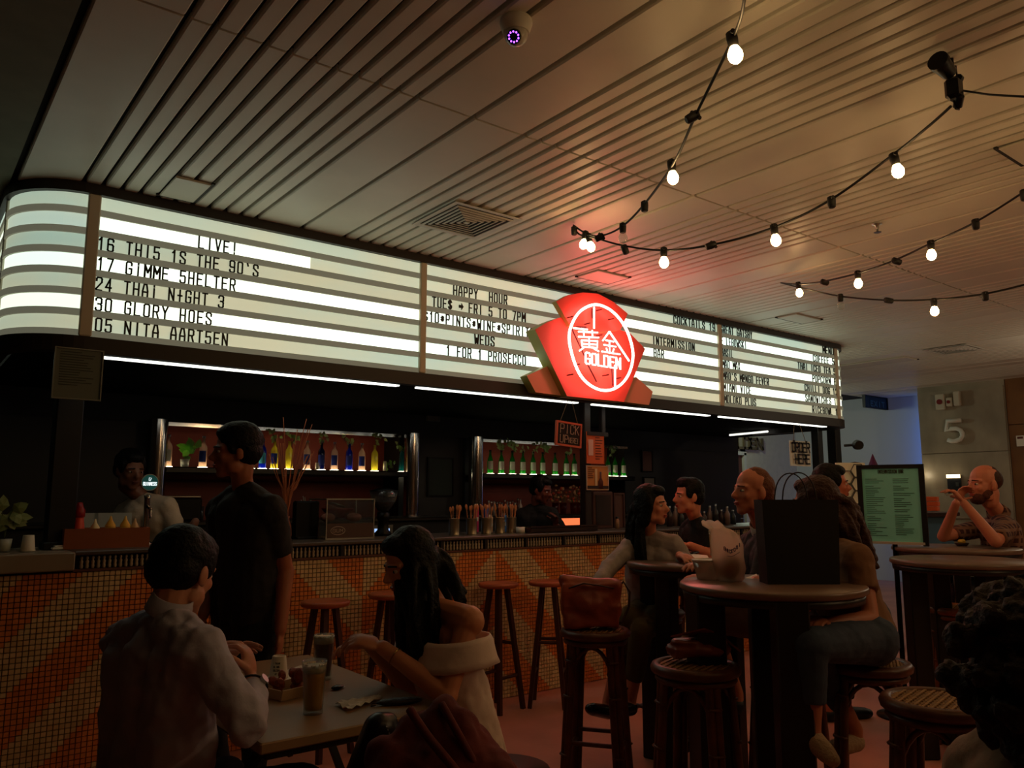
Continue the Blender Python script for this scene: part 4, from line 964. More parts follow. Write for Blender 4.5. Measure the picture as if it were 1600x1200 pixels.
for px, py, hh, n, l in ((784,712,.17,16,'leafy bunch above the second green bottle'),(803,710,.14,12,'leafy bunch above the third green bottle'),(818,712,.12,4,'single pale leaf above the fourth green bottle'),(834,712,.12,6,'thin sprig above the fifth green bottle'),
        (851,712,.15,18,'dense bunch above the sixth green bottle'),(885,714,.07,7,'small fan of leaves above the eighth green bottle'),(957,716,.16,16,'leafy bunch behind the papers on the post')): sprig(px, py, l, n=n, h=hh, ln=.055, seed=2)

BCZ = 1.21
def at(px, y, z): return V((onY(px, 800, y).x, y, z))
# left: beer tap, crate of sauces, cups
CT = 1.123
p = at(229, 5.0, CT); t = thing('beer_tap', 'chrome beer tap with glowing round badge at left of bar', 'beer tap', p)
m = MB(); m.lathe([(.05,0),(.05,.01),(.02,.02),(.016,.05),(.016,.26),(.02,.28),(.001,.285)], (0,0,0), 18, cap=False); m.cyl((0,0,.22),(0,-.09,.20),.010,n=10); m.cyl((0,-.09,.205),(0,-.095,.15),.008,n=10); m.build('tap_column', CHROME, t)
m = MB(); m.cyl((0,-.01,.355),(0,-.035,.355),.048,n=32); m.build('badge', M('badge_rim', (190,195,190), .3, .8), t)
m = MB(); m.cyl((0,-.034,.355),(0,-.0365,.355),.044,n=32); m.build('badge_face', M('badge_green', (18,60,56), .4, emit=.35, ecol=(20,80,74)), t)
m = MB(); text(m, 'GUINNESS', V((-.036,-.037,.338)), EX, EZ, .018, .072, .003, NY*.0008); m.tube([V((-.006,-.0375,.366)), V((-.006,-.0375,.382)), V((.006,-.0375,.380)), V((.0,-.0375,.364)), V((-.006,-.0375,.366))], .0015, 5); m.build('badge_lettering', EM('badge_white', (225,240,240), 1.3), t)
p0 = at(103, 4.78, CT); p1 = at(236, 4.78, CT); cx = (p0.x+p1.x)/2; wd = p1.x-p0.x
t = thing('wooden_crate', 'orange brown wooden crate of sauces on left end of bar', 'crate', (cx, 4.86, CT)); CW = M('crate_wood', (150,78,34), .55, noise=.2, stretch=(.2,1,1), nscale=10)
for y_, d_ in ((-.08, (wd,.012,.105)), (.08, (wd,.012,.105))): m = MB(); m.box((0,y_,.0525), d_); m.build('side_board', CW, t)
for s in (-1, 1): m = MB(); m.box((s*(wd/2-.006),0,.0525), (.012,.148,.105)); m.build('end_board', CW, t)
m = MB(); m.box((0,0,.006), (wd-.03,.148,.012)); m.build('base_board', CW, t)
def squeeze(px, rgb, label, h=.15, r=.028, y=4.86):
    p = at(px, y, CT+.013); t = thing('sauce_bottle', label, 'bottle', p)
    m = MB(); m.lathe([(.001,0),(r,0),(r,h*.5),(r*.86,h*.58),(r*.8,h*.62),(.001,h*.62)], (0,0,0), 16, cap=False); m.build('bottle_body', M('sauce_%d%d' % rgb[:2], rgb, .4), t)
    m = MB(); m.lathe([(r*.84,h*.62),(r*.84,h*.68),(r*.3,h*.86),(r*.12,h),(.001,h)], (0,0,0), 14, cap=False); m.build('nozzle', M('nozzle_%d%d' % rgb[:2], tuple(min(255, int(c*1.08)) for c in rgb), .4), t)
squeeze(150, (214,190,140), 'cream coloured squeeze bottle in the crate, leftmost', .14); squeeze(174, (216,160,50), 'yellow squeeze bottle in the crate, left one', .155, .032); squeeze(197, (216,164,54), 'yellow squeeze bottle in the crate, right one', .155, .032); squeeze(212, (190,150,100), 'tan squeeze bottle at the right end of the crate', .14)
p = at(124, 4.86, CT+.013); t = thing('ketchup_bottle', 'tall red ketchup bottle with dark red top in the crate', 'bottle', p)
m = MB(); m.lathe([(.001,0),(.033,0),(.034,.06),(.026,.13),(.024,.15),(.001,.15)], (0,0,0), 18, cap=False); m.build('bottle_body', M('ketchup', (214,70,40), .4), t)
m = MB(); m.lathe([(.025,.15),(.03,.155),(.028,.19),(.02,.205),(.012,.23),(.001,.23)], (0,0,0), 16, cap=False); m.build('cap', M('ketchup_cap', (150,16,12), .4), t)
t = thing('paper_cup', 'pale upturned paper cup at the far left end of the bar', 'cup', at(48, 4.76, CT)); m = MB(); m.lathe([(.034,0),(.025,.08),(.022,.08),(.001,.076)], (0,0,0), 20); m.build('cup_wall', M('paper_cup', (226,216,192), .7), t); m = MB(); m.lathe([(.0345,0),(.036,.003),(.0345,.006)], (0,0,0), 20, cap=False); m.build('rim', M('paper_cup'), t)
t = thing('folded_cloth', 'folded white cloth at the left corner of the crate', 'cloth', at(95, 4.80, CT)); m = MB(); m.rbox((0,0,.006),(.06,.05,.012),.004); m.rbox((.004,.002,.017),(.05,.045,.010),.004); m.build('cloth_fold', PAPER, t)
sprig(6, 850, 'pale green leafy potted plant at the left frame edge', y=4.8, n=16, ln=.09, wd=.03, spread=.05, h=.16, mtl=M('leaf_pale', (120,140,84), .5), z=CT+.062, pots=True)
for k, px in enumerate((132, 178)):
    t = thing('menu_card', ['pale menu card leaning behind the red ketchup bottle', 'pale menu card leaning behind the yellow bottles'][k], 'card', at(px, 5.16, CT)); m = MB(); m.box((0,0,.09), (.15+.05*k,.006,.18), mat=Matrix.Rotation(-.15, 3, 'X')); m.build('card_face', M('card_grey', (150,150,138), .6), t); m = MB(); m.box((0,.03,.03),(.05,.06,.06)); m.build('foot', BLACK, t)
# dry branches in a vase
p = at(447, 4.92, CT); t = thing('branch_vase', 'tall dried branches in a vase behind the passing man', 'vase', p)
m = MB(); m.lathe([(.001,0),(.03,0),(.04,.03),(.034,.09),(.022,.13),(.026,.15),(.022,.15),(.018,.13),(.001,.02)], (0,0,0), 18, cap=False); m.build('vase_body', M('vase_amber', (150,84,50), .3), t)
rng = random.Random(5); BR = M('dry_branch', (176,100,56), .6)
for k in range(26):
    e = V((rng.uniform(-.12,.18), rng.uniform(-.06,.06), rng.uniform(.42,.78))); m = MB(); m.tube(cr([V((rng.uniform(-.012,.012),0,.06)), V((e.x*.22, e.y*.3, .30)), V((e.x*.6, e.y*.7, e.z*.75)), e], False, 4), .0024, 5); m.build('branch', BR, t)
# till, display case, grinder
p = at(478, 4.98, CT); t = thing('till_screen', 'black box shaped till monitor left of the glass display case', 'till', p); m = MB(); m.rbox((0,0,.125), (.17,.05,.24), .01); m.build('screen_housing', BLACKM, t); m = MB(); m.rbox((0,.02,.008),(.14,.12,.016),.004); m.build('base', BLACKM, t)
pa = at(497, 4.95, CT); pb = at(570, 4.95, CT); p = (pa+pb)/2; wd = pb.x-pa.x
t = thing('display_case', 'small glass pastry display case with oval label on bar', 'display case', p)
m = MB()
for sx in (-1,1):
    for sy in (-1,1): m.box((sx*wd/2, sy*.13, .13), (.008,.008,.26))
for z in (.004,.256):
    for sy in (-1,1): m.box((0, sy*.13, z), (wd,.008,.008))
    for sx in (-1,1): m.box((sx*wd/2, 0, z), (.008,.26,.008))
m.build('frame', STEEL, t)
m = MB(); m.box((0,-.128,.13), (wd-.01,.003,.25)); m.build('pane', GLASS, t); m = MB(); m.box((0,0,.258), (wd-.01,.26,.003)); m.build('pane', GLASS, t)
m = MB(); m.box((0,0,.008), (wd-.02,.25,.008)); m.build('base_tray', M('tray_wood', (140,104,60), .6), t); m = MB(); m.box((0,-.132,.055), (wd-.01,.003,.09)); m.build('front_card', M('card_brown', (84,60,48), .6), t)
m = MB(); m.tube([V((-.09+.05*math.cos(a), -.135, .055+.026*math.sin(a))) for a in [2*PI*k/24 for k in range(24)]], .002, 5, closed=True); text(m, 'GUM', V((-.125,-.1345,.045)), EX, EZ, .02, .07, .0025, NY*.001); m.build('oval_label', M('label_cream', (190,170,150), .6), t)
for k, (dx, s) in enumerate(((-.09,.05),(.10,.055))):
    m = MB(); m.ell((0,0,0), (s,.04,.03)); o = m.build('cake', M('cake_brown', (170,110,90), .7, bump=.3)); o.location = p+V((dx,.02,.135)); tag(o, ['pale round pastry at left inside the display case', 'pale round pastry at right inside the display case'][k], 'pastry')
m = MB(); m.box((0,.02,.10), (wd-.03,.2,.006)); m.build('inner_shelf', GLASS, t)
p = at(599, 5.05, CT); t = thing('coffee_grinder', 'coffee grinder with clear bowl hopper behind the seated woman', 'grinder', p)
m = MB(); m.lathe([(.035,.17),(.085,.24),(.10,.31),(.097,.31),(.08,.24),(.03,.175)], (0,0,0), 24, cap=False); m.build('hopper', GLASS, t)
m = MB(); m.lathe([(.001,.165),(.034,.17),(.08,.235),(.001,.235)], (0,0,0), 24, cap=False); m.build('coffee_beans', M('beans', (40,20,14), .6, bump=.6, bscale=120), t)
m = MB(); m.lathe([(.001,.0),(.06,0),(.06,.02),(.04,.04),(.035,.10),(.045,.12),(.045,.165),(.001,.165)], (0,0,0), 20, cap=False); m.build('motor_body', BLACKM, t); m = MB(); m.lathe([(.10,.31),(.102,.315),(.02,.335),(.001,.335)], (0,0,0), 24, cap=False); m.build('lid', BLACKM, t)
t = thing('steel_fridge', 'small lit stainless fridge front under the bottle shelf', 'fridge', (at(585,6.15,0).x, 6.16, .92)); m = MB(); m.rbox((0,0,.13), (.34,.08,.22), .006); m.build('fridge_door', STEEL, t); m = MB(); m.box((0,-.045,.19),(.26,.006,.03)); m.build('status_light', EM('fridge_light', (170,205,255), .9), t)
t = thing('red_bowl', 'wide red bowl with tilted lid on the back counter', 'bowl', at(527, 6.5, BCZ)); m = MB(); m.lathe([(.001,0),(.06,0),(.13,.07),(.14,.085),(.13,.08),(.05,.012),(.001,.012)], (0,0,0), 28, cap=False); m.build('bowl_body', M('bowl_red', (150,24,20), .35), t)
m = MB(); m.lathe([(.001,0),(.09,.0),(.09,.008),(.001,.02)], (-.02,0,.11), 24, cap=False, axis=(.3,0,1)); m.build('lid', STEEL, t)
t = thing('tongs_pot', 'steel pot of tongs on the back counter at left', 'pot', at(479, 6.45, BCZ)); m = MB(); m.lathe([(.001,0),(.035,0),(.035,.09),(.031,.09),(.031,.01),(.001,.01)], (0,0,0), 18, cap=False); m.build('pot_wall', STEEL, t)
for k in range(4): m = MB(); m.cyl((0,0,.02), (random.uniform(-.07,.07),0,random.uniform(.14,.19)), .004, n=5); m.build('tongs', STEEL, t)
for k, (px, l) in enumerate(((298,'left'),(312,'right'))):
    t = thing('drinking_glass', 'short glass on the back counter under the leafy plant, %s one' % l, 'glass', at(px, 6.45, BCZ)); m = MB(); m.lathe([(.001,0),(.028,0),(.034,.11),(.032,.11),(.026,.008),(.001,.008)], (0,0,0), 16, cap=False); m.build('glass_wall', GLASS, t); m = MB(); m.lathe([(.001,.009),(.025,.009),(.029,.05),(.001,.05)],(0,0,0),14,cap=False); m.build('water', GLASS, t)
m = MB(); p = at(277, 6.5, BCZ); t = thing('coffee_machine', 'dark boxy machine with steel top on the back counter', 'machine', p); m.rbox((0,0,.09), (.30,.24,.17), .01); m.build('machine_body', BLACKM, t); m = MB(); m.rbox((0,0,.185), (.28,.22,.015), .004); m.build('top_tray', STEEL, t)
# utensil cans
CANM = M('can_steel', (176,160,132), .3, .9); FORK = M('wooden_fork', (198,128,82), .6)
for k, px in enumerate((710, 737, 760, 781, 799)):
    p = at(px, 4.80+.02*k, CT); t = thing('cutlery_can', '%s steel can of wooden cutlery on the bar' % ('first','second','third','fourth','fifth')[k], 'can', p, group='cans of wooden cutlery on the bar')
    m = MB(); m.lathe([(.001,0),(.038,0),(.039,.003),(.038,.006),(.038,.115),(.040,.118),(.036,.118),(.036,.01),(.001,.01)], (0,0,0), 22, cap=False); m.build('can_wall', CANM, t)
    for j in range(9):
        a = random.random()*2*PI; b = V((.02*math.cos(a), .02*math.sin(a), .02)); e = V((.045*math.cos(a), .03*math.sin(a), random.uniform(.165,.19))); dr = (e-b).normalized()
        m = MB(); m.cyl(b, e, .0035, n=5); m.ell(e+dr*.012, (.011,.004,.020), rot=V((0,0,1)).rotation_difference(dr).to_matrix(), n=8, m=5); m.build('wooden_spoon', FORK, t)
for px, rgb, h, l in ((744,(214,60,110),.20,'tall pink carton behind the cutlery cans'),(760,(40,90,180),.19,'tall blue carton behind the cutlery cans'),(766,(230,190,150),.12,'small orange and white pack between the cans'),(787,(90,150,220),.13,'pale blue pack behind the fourth can')):
    p = at(px, 5.1 if h > .15 else 4.98, CT); t = thing('carton', l, 'carton', p); m = MB(); m.rbox((0,0,h/2), (.032,.032,h), .003); m.build('carton_body', M('carton_%d' % rgb[0], rgb, .6), t); m = MB(); m.box((0,0,h+.008), (.03,.004,.016)); m.box((0,-.0165,h*.5), (.02,.001,.03)); m.build('carton_top', PAPER, t)
t = thing('paper_roll', 'small white roll at the left end of the pickup tray', 'roll', at(813, 4.78, CT)); m = MB(); m.lathe([(.012,0),(.034,0),(.034,.045),(.012,.045)], (0,0,0), 20, cap=False); m.build('roll_body', PAPER, t); m = MB(); m.lathe([(.0118,0),(.0118,.046),(.010,.046)], (0,0,0), 14, cap=False); m.build('core', CW, t)
p0 = at(818, 4.8, CT); p1 = at(922, 4.8, CT); t = thing('pickup_tray', 'long brown wooden tray on the bar under the pickup board', 'tray', ((p0.x+p1.x)/2, 4.82, CT)); m = MB(); m.rbox((0,0,.02), (p1.x-p0.x,.22,.035), .004); m.build('tray_base', DARKW, t); m = MB(); m.box((0,-.108,.045), (p1.x-p0.x,.01,.012)); m.build('tray_lip', DARKW, t)
# tools / small bottles on the back counter
cols = [(150,120,110),(110,60,50),(190,180,170),(90,90,100),(170,90,70)]
for k in range(13):
    px = 764+k*4.1; h = random.uniform(.12,.17); rgb = cols[k % 5]; t = thing('small_bottle', '%s small bottle of the row on the right back counter' % (NM+('thirteenth',))[k if k < 11 else k+0].replace('last','twelfth'), 'bottle', at(px, 6.42+.06*(k % 2), BCZ), group='small bottles crowded on the back counter')
    m = MB(); m.lathe([(.001,0),(.019,0),(.019,h*.6),(.008,h*.75),(.008,h),(.001,h)], (0,0,0), 10, cap=False); m.build('bottle_body', M('small_bottle_%d' % (k % 5), rgb, .3), t); m = MB(); m.lathe([(.0095,h*.9),(.0095,h*1.03),(.001,h*1.03)], (0,0,0), 8, cap=False); m.build('cap', STEEL, t)
# flowers in glasses over the glowing panel
for k, px in enumerate((868, 880, 896, 905, 924)):
    t = thing('flower_glass', '%s glass of dried red flowers above the glowing orange panel' % NM[k], 'vase', at(px, 6.45, BCZ), group='glasses of dried flowers on the back counter')
    m = MB(); m.lathe([(.001,0),(.03,0),(.038,.12),(.036,.12),(.028,.008),(.001,.008)], (0,0,0), 16, cap=False); m.build('glass_wall', MT('flower_glass', (236,150,120), mix=.4), t)
    m = MB(); 
    for j in range(9): m.cyl((0,0,.02), (random.uniform(-.07,.07), random.uniform(-.03,.03), random.uniform(.16,.28)), .002, n=4)
    m.build('stem', STEM, t)
    for j in range(14): m = MB(); s = random.uniform(.012,.020); m.ell((random.uniform(-.07,.07), random.uniform(-.04,.03), random.uniform(.12,.30)), (s,s,s*.8), n=7, m=5); m.build('flower_head', M('flower_%d' % (j % 3), [(200,80,50),(176,130,90),(214,170,130)][j % 3], .7), t)
a = onY(853, 809, 6.18); b = onY(907, 832, 6.18); t = thing('light_panel', 'glowing orange light panel under the flower glasses', 'light', ((a.x+b.x)/2, 6.2, (a.z+b.z)/2)); wd = b.x-a.x; hh = a.z-b.z
m = MB(); m.box((0,0,0), (wd, .03, hh)); m.build('panel_frame', BLACKM, t); m = MB(); m.box((0,-.018,0), (wd-.02,.006,hh-.02)); m.build('lit_face', EM('orange_panel', (255,122,72), 1.15), t)
# framed things on the black wall between alcoves
def framed(name, label, cat, px0, py0, px1, py1, y, face, frame, th=.02, extra=None, fw=.015):
    a = onY(px0, py0, y); b = onY(px1, py1, y); c = (a+b)/2; W = abs(b.x-a.x); H = abs(a.z-b.z); t = thing(name, label, cat, (c.x, y, c.z))
    m = MB(); m.box((0,.004,0), (W-.01, th*.5, H-.01)); m.build('face', face, t)
    m = MB()
    for s in (-1,1): m.box((s*(W/2-fw/2),0,0), (fw,th,H)); m.box((0,0,s*(H/2-fw/2)), (W-fw*2,th,fw))
    m.build('frame', frame, t)
    if extra: extra(t, W, H)
    return t
def lines(n, x0, x1, z0, z1, mtl, yy=-.004, seed=1, name='printed_lines', th=.006):
    def f(t, W, H):
        rng = random.Random(seed); m = MB()
        for k in range(n):
            z = H/2-H*(z0+(z1-z0)*k/max(1, n-1)); l = rng.uniform(.5, 1); m.box((-W/2+W*(x0+(x1-x0)*l/2), yy, z), (W*(x1-x0)*l, .002, th))
        m.build(name, mtl, t)
    return f
GB = M('glass_board', (52,64,62), .12, spec=.8)
framed('glass_menu_board', 'dark glass framed board between the two bottle alcoves', 'frame', 668, 714, 708, 776, 6.808, GB, BLACKM)
framed('wall_socket_box', 'small pale box high on wall between the alcoves', 'box', 667, 645, 687, 659, 6.808, M('box_grey', (96,94,88), .6), M('box_grey'))
framed('framed_notice', 'small framed notice right of the green bottle alcove', 'frame', 1002, 703, 1020, 738, 6.808, M('notice_red', (96,58,50), .6), BLACKM)
framed('framed_notice', 'lower small framed notice right of the green bottle alcove', 'frame', 1005, 745, 1024, 775, 6.808, M('notice_grey', (120,112,104), .6), BLACKM)
framed('menu_holder', 'clear acrylic drinks list hanging under the left marquee corner', 'menu', 86, 541, 157, 627, 4.52, M('menu_grey', (104,110,98), .5), M('acrylic_edge', (130,134,124), .3), extra=lines(14, .12, .88, .08, .72, M('menu_ink', (62,66,58), .6), yy=-.003, th=.004), fw=.006)
WOODF = M('frame_terracotta', (190,96,66), .5)
def pick(t, W, H):
    m = MB(); text(m, 'PICK', V((-W*.36,-.012,H*.02)), EX, EZ, H*.36, W*.72, .0055, NY*.002); text(m, 'UP', V((-W*.36,-.012,-H*.36)), EX, EZ, H*.30, W*.30, .0055, NY*.002); text(m, 'HERE!', V((-W*.02,-.012,-H*.34)), EX, EZ, H*.20, W*.38, .0035, NY*.002); m.build('chalk_words', M('chalk', (176,168,150), .9), t)
    for s in (-1, 1): m = MB(); m.tube([V((s*W*.34,0,H/2)), V((s*.02,.0,H/2+.17)), V((0,0,H/2+.21))], .0025, 5); m.build('hanging_string', M('string_tan', (140,120,90), .8), t)
t = framed('pickup_board', 'small chalkboard reading pick up here hanging below neon sign', 'sign', 868, 658, 908, 699, 4.60, M('chalkboard', (22,20,20), .7), WOODF, extra=pick); t.rotation_euler = (0, R(4), 0)
def order(t, W, H):
    m = MB(); text(m, 'ORDER', V((-W*.42,-.012,H*.06)), EX, EZ, H*.36, W*.84, .016, NY*.002, gap=.3); text(m, 'HERE', V((-W*.30,-.012,-H*.40)), EX, EZ, H*.36, W*.70, .016, NY*.002, gap=.3); m.build('painted_words', M('ink', (40,36,36), .7), t)
    for s in (-1, 1): m = MB(); m.tube([V((s*W*.3,0,H/2)), V((s*.05,.02,H/2+.17))], .003, 5); m.build('hanging_string', M('string_tan'), t)
    for s in (-1, 1): m = MB(); m.box((s*W*.3,-.008,H/2-.005),(.02,.012,.02)); m.build('clip', BLACK, t)
framed('order_board', 'white poster reading order here hanging at right of bar', 'sign', 1233, 688, 1267, 729, 4.60, M('poster_white', (248,246,232), .7), M('poster_white'), th=.006, extra=order)
def phoneprint(t, W, H):
    m = MB(); m.rbox((-W*.28,-.006,0), (W*.28,.003,H*.5), .002); m.build('printed_phone', M('print_pink', (232,178,160), .6), t); lines(9, .48, .92, .18, .85, M('print_dark', (96,40,28), .7), yy=-.006)(t, W, H)
    m = MB(); m.box((0,-.006,H*.44), (W*.96,.003,H*.12)); m.build('printed_header', M('print_black', (44,22,20), .6), t)
framed('notice_poster', 'bright orange notice taped to the post beside the pickup board', 'poster', 916, 674, 944, 725, 4.80, M('poster_orange', (232,110,60), .6), M('poster_orange'), th=.006, fw=.004, extra=phoneprint)
def btl(t, W, H):
    m = MB(); m.lathe([(.001,-.09),(.028,-.09),(.028,-.03),(.010,.0),(.010,.05),(.001,.05)], (W*.12,-.006,0), 10, cap=False); m.v = [(v[0], -.006+v[1]*.1, v[2]) for v in m.v]; m.build('printed_bottle', M('print_brown', (84,34,20), .6), t)
    lines(6, .06, .36, .1, .5, M('print_dark'), yy=-.006)(t, W, H); m = MB(); m.box((W*.0,-.0065,-H*.38), (W*.94,.003,H*.12)); m.build('printed_footer', M('print_black'), t); m = MB(); m.box((-W*.08,-.005,H*.02),(W*.1,.002,H*.7)); m.build('printed_stripe', M('print_pale', (226,196,150), .6), t)
framed('drink_poster', 'square poster showing a drink bottle under the orange notice', 'poster', 916, 727, 951, 766, 4.80, M('poster_ochre', (204,140,74), .6), M('poster_edge', (206,186,168), .6), th=.006, fw=.006, extra=btl)
a = onY(926, 768, 5.0); b = onY(958, 830, 5.0); t = thing('wooden_cabinet', 'tall brown wooden panel standing on bar under the posters', 'cabinet', ((a.x+b.x)/2, 5.04, CT)); m = MB(); m.rbox((0,0,(a.z-CT)/2), (b.x-a.x,.09,a.z-CT), .006); m.build('cabinet_body', M('cabinet_wood', (84,48,36), .5), t); m = MB(); m.box((0,-.047,(a.z-CT)/2),(b.x-a.x-.06,.006,a.z-CT-.06)); m.build('cabinet_door', DARKW, t)
framed('leaning_board', 'narrow brown frame leaning right of the wooden panel', 'frame', 958, 770, 976, 834, 5.05, M('cabinet_wood'), WL)
t = thing('spice_jar', 'small pale jar before the narrow brown frame', 'jar', at(964, 4.9, CT)); m = MB(); m.lathe([(.001,0),(.018,0),(.018,.07),(.012,.085),(.001,.085)], (0,0,0), 12, cap=False); m.build('jar_body', M('jar_cream', (176,140,110), .5), t); m = MB(); m.lathe([(.014,.085),(.014,.1),(.001,.1)],(0,0,0),10,cap=False); m.build('lid', BLACK, t)
for k in range(12):
    px = 1046+k*9; h = random.uniform(.12,.2); t = thing('bottle', '%s dark bottle from the left on the bar behind the takeaway bag' % NM[k].replace('last', 'twelfth'), 'bottle', at(px, 4.95+.05*(k % 2), CT), group='dark bottles at the right end of the bar')
    m = MB(); m.lathe([(.001,0),(.028,0),(.028,h*.6),(.012,h*.78),(.012,h),(.001,h)], (0,0,0), 12, cap=False); m.build('bottle_body', M('dark_bottle_%d' % (k % 3), [(60,40,34),(120,96,84),(40,44,44)][k % 3], .3), t); m = MB(); m.lathe([(.0135,h*.93),(.0135,h*1.02),(.001,h*1.02)], (0,0,0), 8, cap=False); m.build('cap', STEEL, t)

# ---- far right end: door papers, exit sign, alarm boxes, lamps
framed('door_paper', 'white handwritten paper on the brown staff door', 'poster', 1124, 735, 1146, 764, 8.47, M('poster_white'), M('poster_white'), th=.004, extra=lines(4, .15, .8, .15, .6, M('ink'), yy=-.003))
def stop(t, W, H): m = MB(); text(m, 'STOP', V((-W*.4,-.006,H*.0)), EX, EZ, H*.4, W*.8, .012, NY*.002); m.build('printed_words', M('ink_green', (40,80,60), .6), t)
framed('stop_notice', 'pale green stop notice low on the brown staff door', 'sign', 1127, 771, 1148, 792, 8.47, M('poster_mint', (150,176,150), .7), M('poster_mint'), th=.004, extra=stop)
a = onY(1131, 688, 8.45); b = onY(1191, 700, 8.45); t = thing('wall_lettering', 'chunky golden wooden letters above the staff door', 'sign', (a.x, 8.46, b.z-.02))
m = MB(); text(m, 'GOLDEN', (0,0,0), EX, EZ, .17, b.x-a.x, .045, NY*.03, gap=.15); m.build('letter_row', M('carved_wood', (96,82,56), .6), t); m = MB(); m.box(((b.x-a.x)/2,.012,.085),(b.x-a.x+.04,.02,.2)); m.build('backboard', M('backboard', (150,144,124), .7), t)
t = thing('tube_light', 'thin white tube light on the bar ceiling near the door', 'light', (8.33, 5.95, 2.185)); m = MB(); m.cyl((.06,.32,-.02),(-.06,-.32,-.02),.012,n=8); m.build('tube', EM('tube_white', (236,236,224), 1.4), t); m = MB(); m.box((0,0,-.004),(.05,.66,.01), rz=.18); m.build('tube_base', BLACK, t)
framed('scribble_board', 'narrow pale board with black scribbles between the right posts', 'poster', 1298, 676, 1312, 735, 5.0, M('poster_white'), M('poster_white'), th=.006, extra=lines(6, .2, .9, .1, .9, M('ink'), yy=-.004))
framed('yellow_picture', 'small framed yellow picture beside the right post', 'picture', 1312, 727, 1334, 750, 4.89, M('pic_yellow', (196,150,50), .6), M('poster_white'), th=.01, extra=btl)
def exitw(t, W, H):
    m = MB(); text(m, 'EXIT', V((-W*.25,-.014,-H*.32)), EX, EZ, H*.4, W*.6, .018, NY*.002); m.build('exit_words', M('exit_letters', (70,110,120), .5), t)
    m = MB(); m.box((0,0,H/2+.06),(.02,.02,.14)); m.build('hanger', BLACK, t)
framed('exit_sign', 'dark unlit exit sign hanging by the blue wall', 'sign', 1349, 617, 1386, 641, 6.7, M('exit_face', (16,44,56), .4), BLACK, th=.05, extra=exitw)
def onwall(px0, py0, px1, py1, x, name, label, cat, build, **k):
    a = onX(px0, py0, x); b = onX(px1, py1, x); t = thing(name, label, cat, (x, (a.y+b.y)/2, (a.z+b.z)/2)); build(t, abs(a.y-b.y), abs(a.z-b.z)); return t
AW = M('alarm_white', (196,188,168), .5); AR = M('alarm_red', (120,26,20), .4)
def alarm(r, red):
    def f(t, W, H):
        m = MB(); m.rbox((-.03,0,0), (.06, W, H), .01); m.build('box_body', AW, t)
        if red: m = MB(); m.cyl((-.06,0,0), (-.075,0,0), min(W,H)*.3, n=18); m.build('alarm_bell', AR, t)
        else: m = MB(); m.rbox((-.063,0,0), (.008, W*.8, H*.8), .003); m.build('box_lid', AW, t)
    return f
onwall(1463,617,1479,640,12.38,'alarm_box','white alarm box with large red bell on the pillar','alarm box',alarm(1,True)); onwall(1480,622,1490,635,12.38,'alarm_box','small white alarm box with red button on the pillar','alarm box',alarm(1,True)); onwall(1491,612,1503,634,12.38,'alarm_box','plain white box right of the two alarms','alarm box',alarm(1,False))
def liftp(t, W, H):
    m = MB(); m.box((-.02,0,0), (.03,W,H)); m.build('panel_plate', M('steel_dark', (70,72,78), .3, .7), t); m = MB(); m.box((-.045,0,H*.42), (.02,W,.05)); m.build('lit_strip', EM('strip_warm', (255,222,170), 4), t); m = MB(); m.box((-.04,-W*.25,0), (.01,.04,.06)); m.build('button', STEEL, t)
onwall(1481,742,1504,772,12.38,'lift_panel','steel call panel with bright strip light on pillar','panel',liftp)
def lampf(t, W, H):
    m = MB(); m.ell((-.06,0,0), (.045,.045,.055)); m.build('lamp_glow', EM('lamp_warm', (255,232,190), 14), t); m = MB(); m.cyl((0,0,-.05),(-.07,0,-.06),.03,n=10); m.build('lamp_bracket', BLACK, t)
onwall(1432,738,1441,748,12.30,'wall_lamp','small bright round lamp at right edge of menu board','lamp',lampf)
onwall(1588,681,1602,697,12.4,'wall_notice','white notice on the brown panelling at the right edge','notice',lambda t,W,H:(MB().box((-.01,0,0),(.01,W,H)).build('notice_sheet', PAPER, t), MB().box((-.017,0,H*.3),(.004,W*.7,.03)).build('header', M('print_dark'), t)))
t = thing('orange_boxes', 'stack of orange boxes on the shelf before the pillar', 'box', P(1455, 788, 7.5)); 
for k in range(3): m = MB(); m.rbox((.01*(k % 2),0,-.04+.045*k), (.17-.01*k,.12,.042), .004, rz=.3); m.build('box_layer', M('box_orange', (206,92,44), .6), t)
q = P(1458, 803, 7.5); t = thing('wall_counter', 'narrow dark counter shelf carrying the orange boxes', 'counter', (q.x, q.y, 0), -.2); m = MB(); m.rbox((0,.05,q.z), (.5,.3,.04), .006); m.build('countertop', DARKW, t); m = MB(); m.box((0,.05,q.z/2), (.4,.2,q.z-.04)); m.build('counter_base', M('counter_blue', (60,96,120), .5), t)
for pxs, nm, lab, rgb in (((1364,720),'party_hat','purple cone hat above the menu board',(90,40,84)),((1336,727),'felt_hat','dark low crowned hat on the menu board corner',(30,30,36))):
    q = P(*pxs, 6.9); t = thing(nm, lab, 'hat', (q.x, q.y, q.z)); m = MB()
    if nm == 'party_hat': m.lathe([(.05,-.05),(.04,-.04),(.002,.06)], (0,0,0), 14, cap=False)
    else: m.lathe([(.001,-.02),(.075,-.02),(.075,-.012),(.05,-.01),(.045,.022),(.001,.03)], (0,0,0), 18, cap=False)
    m.build('hat_crown', M(nm+'_felt', rgb, .8), t); m = MB(); m.lathe([(.052,-.055),(.056,-.05),(.052,-.045)], (0,0,0), 14, cap=False); m.build('hat_band', BLACK, t)
